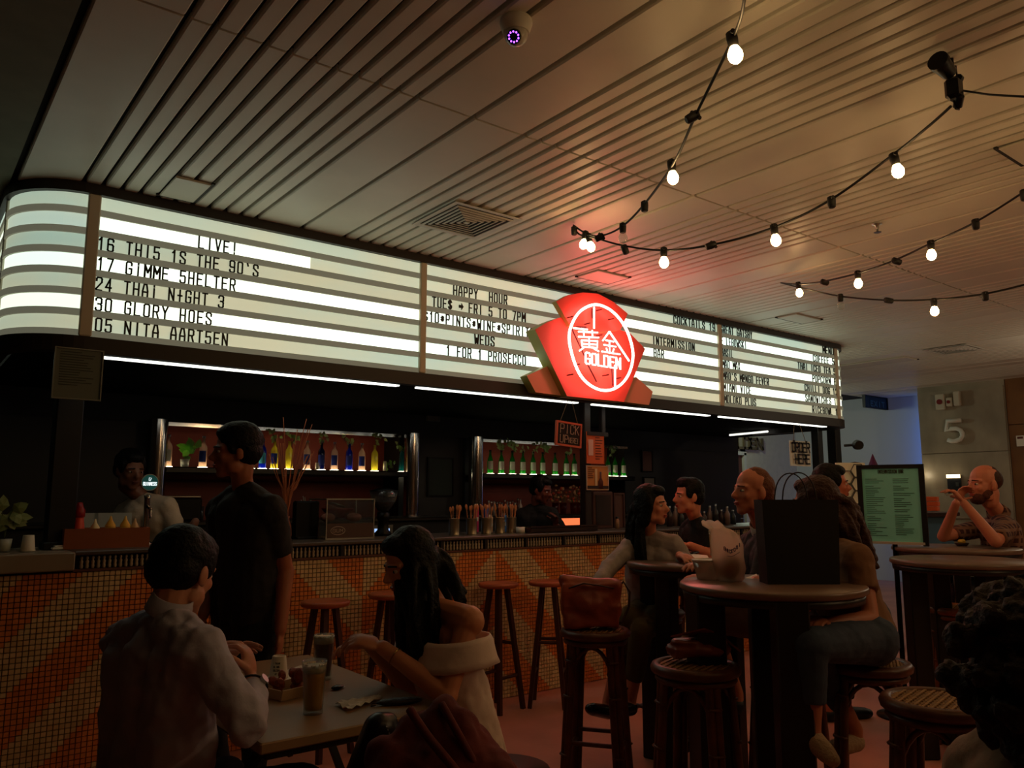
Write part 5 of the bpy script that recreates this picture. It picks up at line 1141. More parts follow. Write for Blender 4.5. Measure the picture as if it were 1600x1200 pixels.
q = P(1350, 760, 6.95); t = thing('hat_stand', 'black stand behind the menu board holding two hats', 'stand', (q.x, q.y, 0)); m = MB(); m.cyl((0,0,0),(0,0,q.z+.12),.012,n=8); m.build('pole', BLACKM, t); m = MB(); a1 = P(1325,733,6.95)-V((q.x,q.y,0)); b1 = P(1375,729,6.9)-V((q.x,q.y,0)); m.tube([a1, b1], .01, 6); m.build('arm', BLACKM, t); m = MB(); m.lathe([(.001,0),(.14,0),(.14,.012),(.001,.02)],(0,0,0),20,cap=False); m.build('base', BLACKM, t)
q = P(1339, 695, 7.2); t = thing('wall_speaker', 'round black speaker right of the marquee post', 'speaker', q); m = MB(); m.cyl((0,0,0), -Fv*.05, .045, .04, 20); m.build('speaker_grille', BLACK, t); m = MB(); m.cyl((0,0,0),(0,.12,.0),.012,n=8); m.build('bracket', BLACK, t)
m = MB(); q0 = P(1333, 780, 6.0); t = thing('wire_grid', 'pale decorative panel of wire hexagons behind the post', 'panel', (q0.x, q0.y, 1.12), -YAW)
for i in range(2):
    for j in range(5):
        c = V((-.04+i*.09, 0, .02+j*.10+(.05 if i else 0))); m.tube([c+V((.055*math.cos(a), 0, .055*math.sin(a))) for a in [PI/3*k for k in range(6)]], .004, 5, closed=True)
m.build('wire_mesh', M('wire_pale', (80,80,76), .5), t); m = MB(); m.box((0,.02,.25),(.22,.015,.56)); m.build('backing_board', M('poster_white'), t); m = MB(); m.box((0,.02,-.55),(.05,.03,1.1)); m.build('leg', BLACK, t)
# green menu board
A_, B_, C_, D_ = P(1340,731,5.35), P(1439,726,5.15), P(1350,846,5.35), P(1446,846,5.15)
t = thing('menu_board', 'tall pale green bar menu in a black frame on a stand', 'menu board', ((C_.x+D_.x)/2, (C_.y+D_.y)/2, 0)); o = V(t.location)
u = (D_-C_); u.z = 0; W = u.length; u.normalize(); H = A_.z-C_.z; nrm = u.cross(EZ); zb_ = C_.z
c0 = -u*(W/2)
m = MB(); m.prism([(0,0),(W,0),(W,H),(0,H)], c0+EZ*zb_, u, EZ, -nrm*.012); m.build('menu_sheet', M('menu_green', (134,218,208), .55), t)
m = MB()
for (x0, x1, z0, z1) in ((-.02,.012,-.02,H+.02),(W-.012,W+.02,-.02,H+.02),(0,W,H-.004,H+.02)): m.prism([(x0,z0),(x1,z0),(x1,z1),(x0,z1)], c0+EZ*zb_+nrm*.01, u, EZ, -nrm*.03)
m.build('frame', BLACK, t); m = MB(); m.prism([(0,-.012),(W,-.012),(W,.004),(0,.004)], c0+EZ*zb_+nrm*.02, u, EZ, -nrm*.03); m.build('bottom_ledge', M('ledge_pale', (196,190,176), .5), t)
m = MB(); text(m, 'INTERMISSION BAR', c0+u*(W*.30)+EZ*(zb_+H*.925)+nrm*.0005, u, EZ, .022, W*.42, .0035, nrm*.002); m.build('title_words', M('menu_title', (52,60,50), .6), t)
m = MB(); rng = random.Random(9)
for cx_, n in ((.08,30),(.54,32)):
    z = .87
    for k in range(n):
        z -= .026 if rng.random() < .8 else .045
        if z < .06: break
        l = rng.uniform(.12,.34); m.prism([(W*cx_,0),(W*(cx_+l),0),(W*(cx_+l),.0035),(W*cx_,.0035)], c0+EZ*(zb_+H*z)+nrm*.001, u, EZ, nrm*.001)
m.build('printed_lines', M('menu_text', (58,96,82), .6), t)
m = MB(); m.cyl(V((0,0,0))-nrm*.03,V((0,0,zb_+.3))-nrm*.03,.016,n=10); m.build('pole', BLACKM, t); m = MB(); m.lathe([(.001,0),(.17,0),(.17,.012),(.001,.022)],(0,0,0),24,cap=False); m.build('base', BLACKM, t)
p = onZ(1503, 853, 1.07); t = thing('lime_wedge_bowl', 'small yellow fruit bowl by the bearded man\'s elbow', 'bowl', p); m = MB(); m.lathe([(.001,0),(.03,0),(.045,.02),(.042,.02),(.028,.005),(.001,.005)],(0,0,0),16,cap=False); m.build('bowl_body', M('bowl_dark', (60,40,34), .5), t)
for k in range(3): m = MB(); m.ell((-.02+.02*k,0,.028),(.02,.016,.016)); m.build('fruit', M('fruit_yellow', (206,170,60), .5), t)

# ================================================================== PEOPLE
def hand(m, w, d, pn, curl=.8, k=1, thumb=1, grip=1):
    """palm, four unequal fingers bending towards pn, thumb off the side of the palm"""
    w = V(w); d = V(d).normalized(); pn = V(pn); pn = (pn-d*pn.dot(d)).normalized(); s = d.cross(pn)
    rot = Matrix((s, d, pn)).transposed()
    m.ell(w+d*.045*k, (.040*k, .052*k, .017*k), rot, n=14, m=9)
    for i, (o, l) in enumerate(((-.030,.070),(-.0105,.079),(.0105,.074),(.030,.058))):
        b = w+d*(.080-.004*abs(i-1.3))*k+s*o*k; dr = (d+s*o*2.2).normalized(); r_ = .0088*k
        for j, f in enumerate((.45,.32,.23)):
            a = curl*(.45, .75, .6)[j]*(1+.08*i); dr = (dr*math.cos(a)+pn*math.sin(a)).normalized() if abs(a) > 1e-3 else dr
            # keep the bend in the finger's own plane
            e = b+dr*l*f*k*1.05; m.cone(b, e, r_, r_*.92, 10); r_ *= .92; b = e
            pn2 = pn
    tb = w+d*.025*k-s*thumb*.032*k; td = (d*.6-s*thumb*.65+pn*.35*grip).normalized(); e1 = tb+td*.038*k; td2 = (td+pn*.55*grip+d*.4).normalized(); e2 = e1+td2*.030*k
    m.cone(w+d*.015*k-s*thumb*.012*k, tb, .014*k, .012*k, 10); m.cone(tb, e1, .0115*k, .0105*k, 10); m.cone(e1, e2, .0105*k, .0085*k, 10)
class Head:
    def __init__(s, c, f, u, k=1.0):
        s.c = V(c); s.f = V(f).normalized(); u = V(u); s.u = (u-s.f*u.dot(s.f)).normalized(); s.r = s.f.cross(s.u); s.k = k
        s.R = Matrix((s.r, s.f, s.u)).transposed()
    def __call__(s, x, y, z): return s.c+(s.r*x+s.f*y+s.u*z)*s.k
    def ell(s, m, c, r, rot=None): m.ell(s(*c), [q*s.k for q in r], s.R if rot is None else s.R @ rot, n=16, m=11)
    def cone(s, m, a, b, ra, rb): m.cone(s(*a), s(*b), ra*s.k, rb*s.k, 10)
    def skull(s, m, smile=False, beard=False, female=False):
        s.ell(m, (0,-.012,.035), (.074,.092,.082)); s.ell(m, (0,.022,-.012), (.064,.070,.085))
        j = .032 if female else .038
        s.ell(m, (0,.045,-.072), (.044,.040,.036)); s.ell(m, (0,.062,-.094), (j*.8,.024,.020))
        for q in (-1, 1):
            s.ell(m, (q*.036,.060,-.022), (.022,.020,.022)); s.ell(m, (q*.050,.015,-.065), (.018,.034,.032))
            s.cone(m, (q*.052,.062,.021), (q*.014,.083,.020), .009, .010)
            s.ell(m, (q*.077,-.008,-.010), (.009,.019,.031)); s.ell(m, (q*.074,.0,-.028), (.008,.010,.014))
        s.cone(m, (0,.080,.016), (0,.108,-.022), .008, .0115); s.ell(m, (0,.098,-.028), (.018,.014,.010))
        s.ell(m, (0,.086,-.053), (.022,.011,.006)); s.ell(m, (0,.083,-.064), (.019,.011,.007))
        s.cone(m, (0,-.03,-.05), (0,-.025,-.10), .052, .050)
SKN = {}
def skin(rgb): return M('skin_%d_%d' % rgb[:2], rgb, .5, noise=.06, nscale=14, bump=.03, bscale=120)
def cloth(name, rgb=(0,0,0), **k): return M('cloth_'+name, rgb, k.pop('rough', .85), bump=k.pop('bump', .25), bscale=k.pop('bscale', 22), **k)
def lerp(a, b, t): return V(a)*(1-t)+V(b)*t
def person(label, J, sk, hd, hair=None, hairm=None, top=None, topm=None, sleeve=1.0, legs=None, legm=None, legto=1.0, shoes=None, k=1.0, vox=.007, hands=None, eyes=True, beard=None, lips=True, name='person', build=1.0):
    """J: joints in world space. One continuous body; clothes and hair are its children."""
    base = V((J['pel'].x, J['pel'].y, 0)); t = thing(name, label, 'person', base)
    def loc(m): m.v = [tuple(V(p)-base) for p in m.v]; return m
    H = Head(J['head'], *hd, k=k*J.get('hk', 1))
    m = MB(); H.skull(m, female=J.get('fem', False))
    nk = H(0,-.022,-.10); w = build
    m.cone(J['neck'], nk, .050*k*w, .047*k)
    def torso(m, g, lo=1.0):
        for s in 'LR':
            sh = lerp(J['neck'], J['sh'+s], .62); hp = lerp(J['pel'], J['hip'+s], .8)
            a = sh-V((0,0,.085)); b = lerp(a, hp, lo)
            m.cone(a, b, (.083*w+g)*k, (.098*w+g)*k, 14); m.cone(lerp(J['neck'], J['sh'+s], .15)-V((0,0,.02)), J['sh'+s]-V((0,0,.012)), (.052+g)*k, (.056+g)*k, 12)
        m.cone(J['neck']-V((0,0,.12)), lerp(J['neck'], J['pel'], .85*lo+.05), (.10*w+g)*k, (.105*w+g)*k, 14)
        return m
    torso(m, 0)
    for s in 'LR':
        if 'el'+s not in J: continue
        m.cone(J['sh'+s], J['el'+s], .049*k*w, .037*k, 12); m.cone(J['el'+s], J['wr'+s], .040*k, .026*k, 12)
        hh = (hands or {}).get(s)
        if hh: hand(m, J['wr'+s]+(hh[0].normalized())*.012, hh[0], hh[1], hh[2] if len(hh) > 2 else .8, k*.98, hh[3] if len(hh) > 3 else 1)
    for s in 'LR':
        if 'kn'+s not in J: continue
        m.cone(J['hip'+s], J['kn'+s], .082*k*w, .056*k, 12); m.cone(J['kn'+s], J['an'+s], .054*k, .036*k, 12)
        to = J.get('to'+s, J['an'+s]+V((0,0,-.06))+H.f*.15); he = J['an'+s]+V((0,0,-.045)); m.cone(he, to, .034*k, .028*k, 12); m.cone(J['an'+s], he, .036*k, .034*k, 10)
    body = blobmesh('body', loc(m), skin(sk), t, vox, 3)
    if top:
        m = MB(); torso(m, .014)
        for s in 'LR':
            if 'el'+s not in J: continue
            if sleeve <= 1: m.cone(J['sh'+s], lerp(J['sh'+s], J['el'+s], sleeve), (.049*w+.016)*k, .037*k+.018, 14, flat=True)
            else: m.cone(J['sh'+s], J['el'+s], (.049*w+.016)*k, .037*k+.015, 14); m.cone(J['el'+s], lerp(J['el'+s], J['wr'+s], sleeve-1), .040*k+.014, .028*k+.010, 14, flat=True)
        blobmesh(top, loc(m), topm, t, max(vox, .007), 3, J.get('fold', .016), .07)
        if J.get('collar'):
            m = MB(); ax = (nk-J['neck']).normalized(); c = J['neck']+ax*.035; m.lathe([(.062*k*w,-.02),(.056*k,.03),(.060*k,.03),(.068*k*w,-.022)], c, 24, axis=ax, cap=False); loc(m).build('collar', J['collar'], t)
    if legs:
        m = MB(); m.cone(J['hipL'], J['hipR'], .10*k*w+.01, .10*k*w+.01); m.cone(J['pel']+V((0,0,.06)), J['pel'], .115*k*w, .12*k*w)
        for s in 'LR':
            if 'kn'+s not in J: continue
            if legto <= 1: m.cone(J['hip'+s], lerp(J['hip'+s], J['kn'+s], legto), .082*k*w+.016, .056*k+.02, 14, flat=True)
            else: m.cone(J['hip'+s], J['kn'+s], .082*k*w+.014, .056*k+.012, 14); m.cone(J['kn'+s], lerp(J['kn'+s], J['an'+s], legto-1), .054*k+.012, .036*k+.016, 14, flat=True)
        blobmesh(legs, loc(m), legm, t, max(vox, .007), 3, .012, .08)
    if shoes:
        for s in 'LR':
            if 'kn'+s not in J: continue
            to = J.get('to'+s, J['an'+s]+V((0,0,-.06))+H.f*.15); he = J['an'+s]+V((0,0,-.048)); m = MB(); m.cone(he, to, .042*k, .036*k, 12); m.cone(to, to+(to-he).normalized()*.03, .036*k, .028*k, 12); blobmesh('shoe', loc(m), shoes, t, .007, 2)
    if hair:
        m = MB(); hair(m, H); blobmesh('hair', loc(m), hairm, t, J.get('hvox', .006), 2, J.get('hdisp', .006), .03)
    if eyes:
        for q in (-1, 1):
            m = MB(); H.ell(m, (q*.031,.0735,.003), (.0125,.010,.0078)); e_ = loc(m).build('eye', M('eye_white', (205,196,186), .3), t)
            m = MB(); H.ell(m, (q*.031,.0815,.003), (.0058,.0035,.0058)); loc(m).build('iris', M('iris_dark', (30,18,14), .2), e_)
            m = MB(); H.cone(m, (q*.047,.073,.022), (q*.016,.089,.026), .0032, .004); loc(m).build('eyebrow', hairm or BLACK, t)
        if lips: m = MB(); H.ell(m, (0,.0905,-.055), (.0215,.0085,.0045)); H.ell(m, (0,.0880,-.0635), (.019,.009,.005)); loc(m).build('lips', M('lips_%d' % sk[0], (int(sk[0]*.8), int(sk[1]*.48), int(sk[2]*.45)), .4), t)
    if beard:
        m = MB(); H.ell(m, (0,.052,-.080), (.050,.044,.040)); H.ell(m, (0,.090,-.045), (.026,.010,.006))
        for q in (-1, 1): H.ell(m, (q*.052,.02,-.060), (.017,.034,.034))
        blobmesh('beard', loc(m), beard, t, .005, 2, .004, .02)
    return t, H, base
def cap_short(m, H, vol=1.0):
    H.ell(m, (0,-.026,.048), (.083*vol,.090*vol,.083*vol)); H.ell(m, (0,-.045,.0), (.080*vol,.068*vol,.070)); H.ell(m, (0,.020,.085), (.064,.062,.040))
    for q in (-1, 1): H.ell(m, (q*.068,.018,.030), (.014,.030,.045))
def cap_long(m, H, vol=1.0):
    H.ell(m, (0,-.022,.046), (.084*vol,.092*vol,.086*vol)); H.ell(m, (0,-.045,-.01), (.084*vol,.070*vol,.09)); H.ell(m, (0,.030,.088), (.060,.056,.036))
    for q in (-1, 1): H.ell(m, (q*.072,-.002,.0), (.020,.046,.085)); H.ell(m, (q*.072,-.010,-.06), (.020,.040,.07))
def strands(m, H, ends, n=26, r=.011, seed=1, start=None):
    rng = random.Random(seed)
    for k in range(n):
        e0, spread, mid = ends[k % len(ends)]; a = rng.uniform(-1, 1)
        s0 = H(a*.07, rng.uniform(-.085,.03), .07-abs(a)*.03) if start is None else start(rng)
        e = V(e0)+V((rng.uniform(-1,1), rng.uniform(-1,1), rng.uniform(-1,1)))*spread; mp = V(mid)+V((rng.uniform(-1,1), rng.uniform(-1,1), rng.uniform(-.6,.6)))*spread*.9
        pts = cr([s0, mp, e], False, 5); m.tube(pts, r, 6, rad=[r*(1.1-.5*i/len(pts)) for i in range(len(pts))])
UP = V((0,0,1))
def U2(*v): return V(v)
BLKH = M('hair_black', (9,7,7), .55, bump=.35, bscale=90, spec=.22)
BRNH = M('hair_brown', (58,28,17), .6, bump=.5, bscale=90, spec=.4)
GNGH = M('hair_ginger', (104,54,30), .6, bump=.5, bscale=120)

# man in pale shirt, back to us, at the foreground table
fA = V((.80,.55,-.28))
J = dict(head=P(287,894,2.42), neck=P(260,962,2.36), hk=1.04, shL=P(196,1000,2.52), shR=P(312,1012,2.20), elR=P(388,1132,2.12), wrR=P(394,1066,2.30), elL=P(300,1100,2.66), wrL=P(338,1040,2.66),
  pel=P(236,1265,2.36), hipL=P(205,1268,2.48), hipR=P(275,1272,2.24), fold=.030)
J['knL'] = J['hipL']+V((.36,.20,-.02)); J['knR'] = J['hipR']+V((.40,.05,-.02))
for s in 'LR': J['an'+s] = V((J['kn'+s].x-.05, J['kn'+s].y, .09)); J['to'+s] = J['an'+s]+V((.15,.02,-.05))
SH = cloth('pale_shirt', (178,176,196), bump=.2)
J['collar'] = SH
person('man with short black hair in pale long sleeved shirt seated with back turned', J, (196,136,108), (fA, UP), hair=lambda m, H: (cap_short(m, H, 1.06), H.ell(m, (0,.03,.07), (.07,.06,.05))), hairm=BLKH, top='shirt', topm=SH, sleeve=1.86,
  legs='trousers', legm=cloth('dark_trousers', (30,30,40)), legto=1.85, shoes=BLACK, vox=.0048, hands={'R': (V((-.05,.35,.75)), V((-.6,.5,-.1)), 1.1, -1), 'L': (V((.45,-.1,.35)), V((.1,-.4,-.7)), .9, 1)})
t = thing('wristwatch', 'dark wristband on the pale shirted man\'s right cuff', 'wristband', (0,0,0)); a = lerp(J['elR'], J['wrR'], .84); ax = (J['wrR']-J['elR']).normalized()
m = MB(); x = ax.orthogonal().normalized(); y = ax.cross(x); m.tube([a+(x*math.cos(q)+y*math.sin(q))*.0425 for q in [2*PI*k/20 for k in range(20)]], .0035, 6, closed=True); m.build('strap', BLACK, t); m = MB(); m.cyl(a+x*.04, a+x*.049, .014, n=14); m.build('watch_case', STEEL, t)

# woman in the white off shoulder dress
fB = V((-1,.08,-.38))
J = dict(head=P(640,880,2.74), neck=P(680,944,2.77), shL=P(733,965,2.60), shR=P(668,968,2.92), elL=P(698,1085,2.50), wrL=P(598,1012,2.58), elR=P(640,1075,2.85), wrR=P(578,1008,2.76),
  pel=P(738,1190,2.78), hipL=P(745,1196,2.64), hipR=P(722,1190,2.92), fem=True)
J['knL'] = J['hipL']+V((-.40,.02,0)); J['knR'] = J['hipR']+V((-.40,-.02,0))
for s in 'LR': J['an'+s] = V((J['kn'+s].x+.03, J['kn'+s].y, .10)); J['to'+s] = J['an'+s]+V((-.14,0,-.06))
hB = lambda m, H: (cap_long(m, H, 1.04), strands(m, H, [(P(652,1035,2.60), .035, P(650,950,2.62)), (P(640,1020,2.66), .03, P(628,950,2.66)), (P(722,935,2.78), .03, P(690,880,2.80)), (P(676,1000,2.62), .035, P(672,920,2.66)), (P(712,1010,2.86), .04, P(690,900,2.84))], 54, .016, 3))
tB, HB, bB = person('woman with long black hair in white off shoulder dress at the foreground table', J, (206,140,104), (fB, V((-.3,0,1))), hair=hB, hairm=BLKH, k=.93, vox=.0048, build=.86, hands={'L': (V((-.6,.45,.25)), V((.1,.3,-.8)), 1.1, 1), 'R': (V((-.6,.0,.1)), V((.2,-.3,-.6)), .9, -1)})
WD = cloth('white_dress', (226,206,196), bump=.15)
m = MB()
ch = lerp(J['neck'], J['pel'], .42)
for s in 'LR':
    m.cone(lerp(J['shL'], J['shR'], .25 if s == 'L' else .75)-V((0,0,.17)), J['hip'+s], .088, .108, 14)
m.cone(ch, J['pel'], .10, .125, 14)
for s in 'LR': m.cone(J['hip'+s], lerp(J['hip'+s], J['kn'+s], .8), .098, .078, 14, flat=True)
m.v = [tuple(V(p)-bB) for p in m.v]; blobmesh('dress', m, WD, tB, .007, 3, .014, .05)
m = MB(); n = 48; vs = []; ts = (.17,.24,.36,.48,.57)
for q_, t_ in enumerate(ts):
    a_ = lerp(J['shL'], J['elL'], t_); b_ = lerp(J['shR'], J['elR'], t_); cc = (a_+b_)/2; sa = a_-b_; sa.z = 0; hw = sa.length/2+.058-.004*(q_ == 0); sa.normalize(); sf = V((-sa.y, sa.x, 0)); tor = lerp(J['neck'], J['pel'], .12+t_*.4); sh_ = (tor-cc).dot(sf)*.5; zz = lerp(J['shL'], J['elL'], t_).z*.5+b_.z*.5
    for i in range(n):
        a = 2*PI*i/n; q = 1+.012*math.sin(9*a+t_*20); ca = math.copysign(abs(math.cos(a))**.8, math.cos(a)); vs.append(cc+sa*(ca*hw*q)+sf*(math.sin(a)*(.125+.01*q_)*q+sh_)+V((0,0,zz-cc.z+.010*math.sin(2*a+.6)))-bB)
m.add(vs, [(r_*n+i, r_*n+(i+1)%n, (r_+1)*n+(i+1)%n, (r_+1)*n+i) for r_ in range(len(ts)-1) for i in range(n)], 0, True)
o = m.build('dress_flounce', WD, tB); so = o.modifiers.new('s', 'SOLIDIFY'); so.thickness = .004
m = MB(); a = lerp(J['elL'], J['wrL'], .80); ax = (J['wrL']-J['elL']).normalized(); x = ax.orthogonal().normalized(); y = ax.cross(x); m.tube([a-bB+(x*math.cos(q)+y*math.sin(q))*.030 for q in [2*PI*k/20 for k in range(20)]], .0018, 6, closed=True); m.build('bracelet', M('gold', (200,150,70), .25, 1), tB)

# dark clad man walking past the bar
fW = (-Rv*.85-Fv*.45)
J = dict(head=P(368,706,3.60), neck=P(380,762,3.62), shL=P(424,795,3.50), shR=P(345,795,3.78), elL=P(446,892,3.56), wrL=P(438,985,3.46), elR=P(335,890,3.80), wrR=P(318,960,3.62),
  pel=P(385,975,3.64), hipL=P(402,982,3.56), hipR=P(365,982,3.74))
for s, dx in (('L',.02),('R',-.10)): J['kn'+s] = V((J['hip'+s].x+dx, J['hip'+s].y-dx*.3, .48)); J['an'+s] = V((J['hip'+s].x+dx*.2, J['hip'+s].y, .09)); J['to'+s] = J['an'+s]+V((-.13,.02,-.06))
person('man in black walking past the bar with his arm hanging down', J, (170,104,74), (fW, UP), hair=lambda m, H: (cap_short(m, H, 1.12), H.ell(m, (0,-.01,.09), (.075,.08,.05))), hairm=BLKH, top='shirt', topm=cloth('charcoal_tee', (40,36,36)), sleeve=.72, legs='trousers', legm=cloth('black_trousers', (16,15,16)), legto=1.92, shoes=BLACK, hands={'L': (V((-.05,.0,-1)), V((-.6,.4,0)), .5, -1), 'R': (V((-.3,.0,-1)), V((.5,.3,0)), .6, 1)})

# young woman in grey at the first high table
fC = (Rv*.80-Fv*.55+UP*.06)
J = dict(head=P(1018,790,4.45), neck=P(1014,838,4.50), shL=P(1052,850,4.42), shR=P(986,852,4.52), elR=P(953,886,4.34), wrR=P(930,918,4.16), elL=P(1082,893,4.40), wrL=P(1062,868,4.24),
  pel=P(1022,950,4.55), hipL=P(1036,955,4.50), hipR=P(1006,955,4.60), fem=True)
rattan_stool(J['pel'].x, J['pel'].y, 'rattan stool under the young woman in grey', .1)
J['knL'] = P(1003,985,4.12); J['knR'] = P(985,965,4.20); J['anL'] = P(985,1092,4.20); J['anR'] = P(950,1098,4.30); J['toL'] = P(968,1112,4.08); J['toR'] = P(925,1108,4.14)
GRY = cloth('grey_top', (160,150,148))
hC = lambda m, H: (cap_long(m, H, 1.04), strands(m, H, [(P(992,880,4.46), .03, P(990,820,4.50)), (P(1002,885,4.40), .02, P(998,830,4.42)), (P(985,850,4.55), .03, P(992,800,4.54))], 40, .016, 5))
person('young woman with long dark hair and light grey sleeves at a high table', J, (214,140,112), (fC, UP), hair=hC, hairm=BLKH, top='cardigan', topm=GRY, sleeve=1.85, legs='trousers', legm=cloth('olive_trousers', (86,70,38)), legto=1.7, k=.92, build=.9, shoes=M('patent_black', (20,14,16), .2),
  hands={'R': (V((-.3,-.6,-.4)), V((.3,.2,-.7)), .8, 1), 'L': (V((-.3,-.6,.0)), V((0,0,-1)), .5, -1)})

# laughing balding man
fD = (-Rv*.95-Fv*.25+UP*.05)
J = dict(head=P(1176,768,3.92), neck=P(1196,830,3.96), shL=P(1206,856,3.80), shR=P(1172,850,4.10), elL=P(1180,930,3.72), wrL=P(1112,905,3.74), elR=P(1135,910,4.05), wrR=P(1110,888,3.95),
  pel=P(1225,968,3.98), hipL=P(1222,972,3.88), hipR=P(1212,968,4.08))
rattan_stool(J['pel'].x, J['pel'].y, 'rattan stool under the laughing man', .1)
J['knL'] = P(1105,965,3.72); J['knR'] = P(1098,955,3.95); J['anL'] = P(1150,1085,3.74); J['anR'] = P(1135,1075,3.95)
NAV = cloth('dark_polo', (52,46,50)); J['collar'] = cloth('white_collar', (196,184,176))
person('balding man laughing to the left beside the black bag', J, (200,124,96), (fD, UP), hair=lambda m, H: (H.ell(m, (0,-.040,.026), (.082,.072,.074)), H.ell(m, (0,-.06,-.02), (.072,.048,.050)), H.ell(m, (0,-.022,.066), (.066,.070,.055)), H.ell(m, (0,-.028,.018), (.0815,.066,.06))), hairm=GNGH, top='polo_shirt', topm=NAV, sleeve=.8, legs='shorts', legm=cloth('brown_shorts', (98,70,54)), legto=.95, shoes=BLACK,
  hands={'L': (V((-.8,.3,.1)), V((0,.2,-.8)), .9, 1), 'R': (V((-.7,.2,.2)), V((0,0,-1)), .8, -1)})

# woman in jeans with long brown hair, behind the black bag
fE = (-Rv*.8+Fv*.5-UP*.1)
J = dict(head=P(1272,788,3.58), neck=P(1300,850,3.52), shL=P(1340,872,3.28), shR=P(1268,868,3.66), elL=P(1360,968,3.14), wrL=P(1292,975,3.02), elR=P(1240,950,3.60), wrR=P(1215,915,3.45),
  pel=P(1352,992,3.26), hipL=P(1362,1000,3.14), hipR=P(1334,995,3.38), fem=True)
J['knL'] = P(1268,1008,2.88); J['knR'] = P(1256,990,3.14); J['anL'] = P(1268,1132,2.86); J['anR'] = P(1335,1140,3.3); J['toL'] = P(1292,1178,2.78); J['toR'] = P(1302,1170,3.2)
rattan_stool(J['pel'].x, J['pel'].y, 'rattan stool under the woman in jeans', .5, H=.74)
hE = lambda m, H: (cap_long(m, H, 1.08), strands(m, H, [(P(1345,900,3.42), .05, P(1318,820,3.48)), (P(1320,910,3.5), .05, P(1300,840,3.55)), (P(1362,880,3.5), .04, P(1332,800,3.54)), (P(1250,870,3.56), .03, P(1236,815,3.58))], 60, .018, 8))
J['hdisp'] = .014
person('woman with long brown hair, tan top and jeans seated behind the black bag', J, (180,110,80), (fE, UP), hair=hE, hairm=BRNH, top='blouse', topm=cloth('tan_top', (120,84,58)), sleeve=.55, legs='jeans', legm=cloth('denim', (56,68,88), rough=.9), legto=1.72, k=.95, shoes=M('lace_shoe', (176,150,120), .7, bump=.5, bscale=80),
  hands={'L': (V((-.6,-.1,.2)), V((.2,.2,-.8)), .9, 1), 'R': (V((-.6,.1,.3)), V((0,0,-1)), .8, -1)})

# man peering past the post
J = dict(head=P(1300,757,5.0), neck=P(1298,800,5.05), shL=P(1328,822,5.12), shR=P(1272,822,5.02), elL=P(1335,900,5.1), wrL=P(1330,960,5.05), elR=P(1262,895,5.0), wrR=P(1262,950,5.0), pel=P(1300,960,5.1), hipL=P(1314,965,5.12), hipR=P(1286,965,5.08))
for s in 'LR': J['kn'+s] = V((J['hip'+s].x, J['hip'+s].y, .48)); J['an'+s] = V((J['hip'+s].x, J['hip'+s].y, .09)); J['to'+s] = J['an'+s]+V((.13,-.05,-.06))
person('young man in dark clothes looking right, half hidden behind brown hair', J, (196,110,82), (Rv*.95-Fv*.2, UP), hair=lambda m, H: cap_short(m, H, 1.06), hairm=BLKH, top='shirt', topm=cloth('black_tee', (18,17,18)), sleeve=.6, legs='trousers', legm=cloth('black_trousers', (16,15,16)), legto=1.9, shoes=BLACK, vox=.009)

# bearded man in the checked shirt
J = dict(head=P(1538,757,5.38), neck=P(1562,806,5.42), shL=P(1572,826,5.24), shR=P(1552,822,5.60), elL=P(1556,846,4.98), wrL=P(1506,786,5.10), elR=P(1474,838,5.42), wrR=P(1494,786,5.30),
  pel=P(1580,925,5.45), hipL=P(1584,930,5.34), hipR=P(1574,928,5.56), hk=1.12)
rattan_stool(J['pel'].x, J['pel'].y, 'rattan stool under the man in the checked shirt', .1, mtl=RT2)
J['knL'] = P(1500,925,5.0); J['knR'] = P(1495,915,5.3); J['anL'] = P(1520,1010,5.1); J['anR'] = P(1515,1000,5.3)
PL = bpy.data.materials.new('cloth_checked'); PL.use_nodes = True; _n = PL.node_tree; _b = _n.nodes['Principled BSDF']; _b.inputs['Roughness'].default_value = .9
_tc = _n.nodes.new('ShaderNodeTexCoord'); _v = []
for ax_, sc_ in (('X', 24), ('Z', 24)):
    w1 = _n.nodes.new('ShaderNodeTexWave'); w1.bands_direction = ax_; w1.inputs['Scale'].default_value = 6.5; w1.inputs['Distortion'].default_value = .4; _n.links.new(_tc.outputs['Object'], w1.inputs[0])
    c1 = _n.nodes.new('ShaderNodeValToRGB'); c1.color_ramp.elements[0].position = .62; c1.color_ramp.elements[1].position = .70; _n.links.new(w1.outputs['Fac'], c1.inputs[0]); _v.append(c1)
mx = _n.nodes.new('ShaderNodeMix'); mx.data_type = 'RGBA'; mx.blend_type = 'ADD'; mx.inputs[0].default_value = 1; _n.links.new(_v[0].outputs[0], mx.inputs[6]); _n.links.new(_v[1].outputs[0], mx.inputs[7])
m2 = _n.nodes.new('ShaderNodeMix'); m2.data_type = 'RGBA'; m2.inputs[6].default_value = lin((58,22,22)); m2.inputs[7].default_value = lin((120,88,72)); _n.links.new(mx.outputs[2], m2.inputs[0]); _n.links.new(m2.outputs[2], _b.inputs['Base Color'])
J['collar'] = PL
person('bearded man in checked shirt with hands clasped at his mouth', J, (204,128,100), (-Rv*.97-Fv*.12, UP), hair=lambda m, H: (H.ell(m, (0,-.036,.030), (.079,.070,.074)), H.ell(m, (0,-.02,.07), (.060,.070,.044))), hairm=M('hair_brown_short', (60,34,24), .7), top='checked_shirt', topm=PL, sleeve=.8, legs='trousers', legm=cloth('dark_trousers', (30,30,40)), legto=1.85, shoes=BLACK, vox=.006, build=1.12, beard=M('beard_brown', (84,44,30), .8, bump=.4, bscale=120),
  hands={'L': (V((-.15,.5,.75)), V((-.3,.6,-.4)), 1.3, 1), 'R': (V((.25,-.3,.75)), V((-.2,-.6,-.3)), 1.3, -1)})
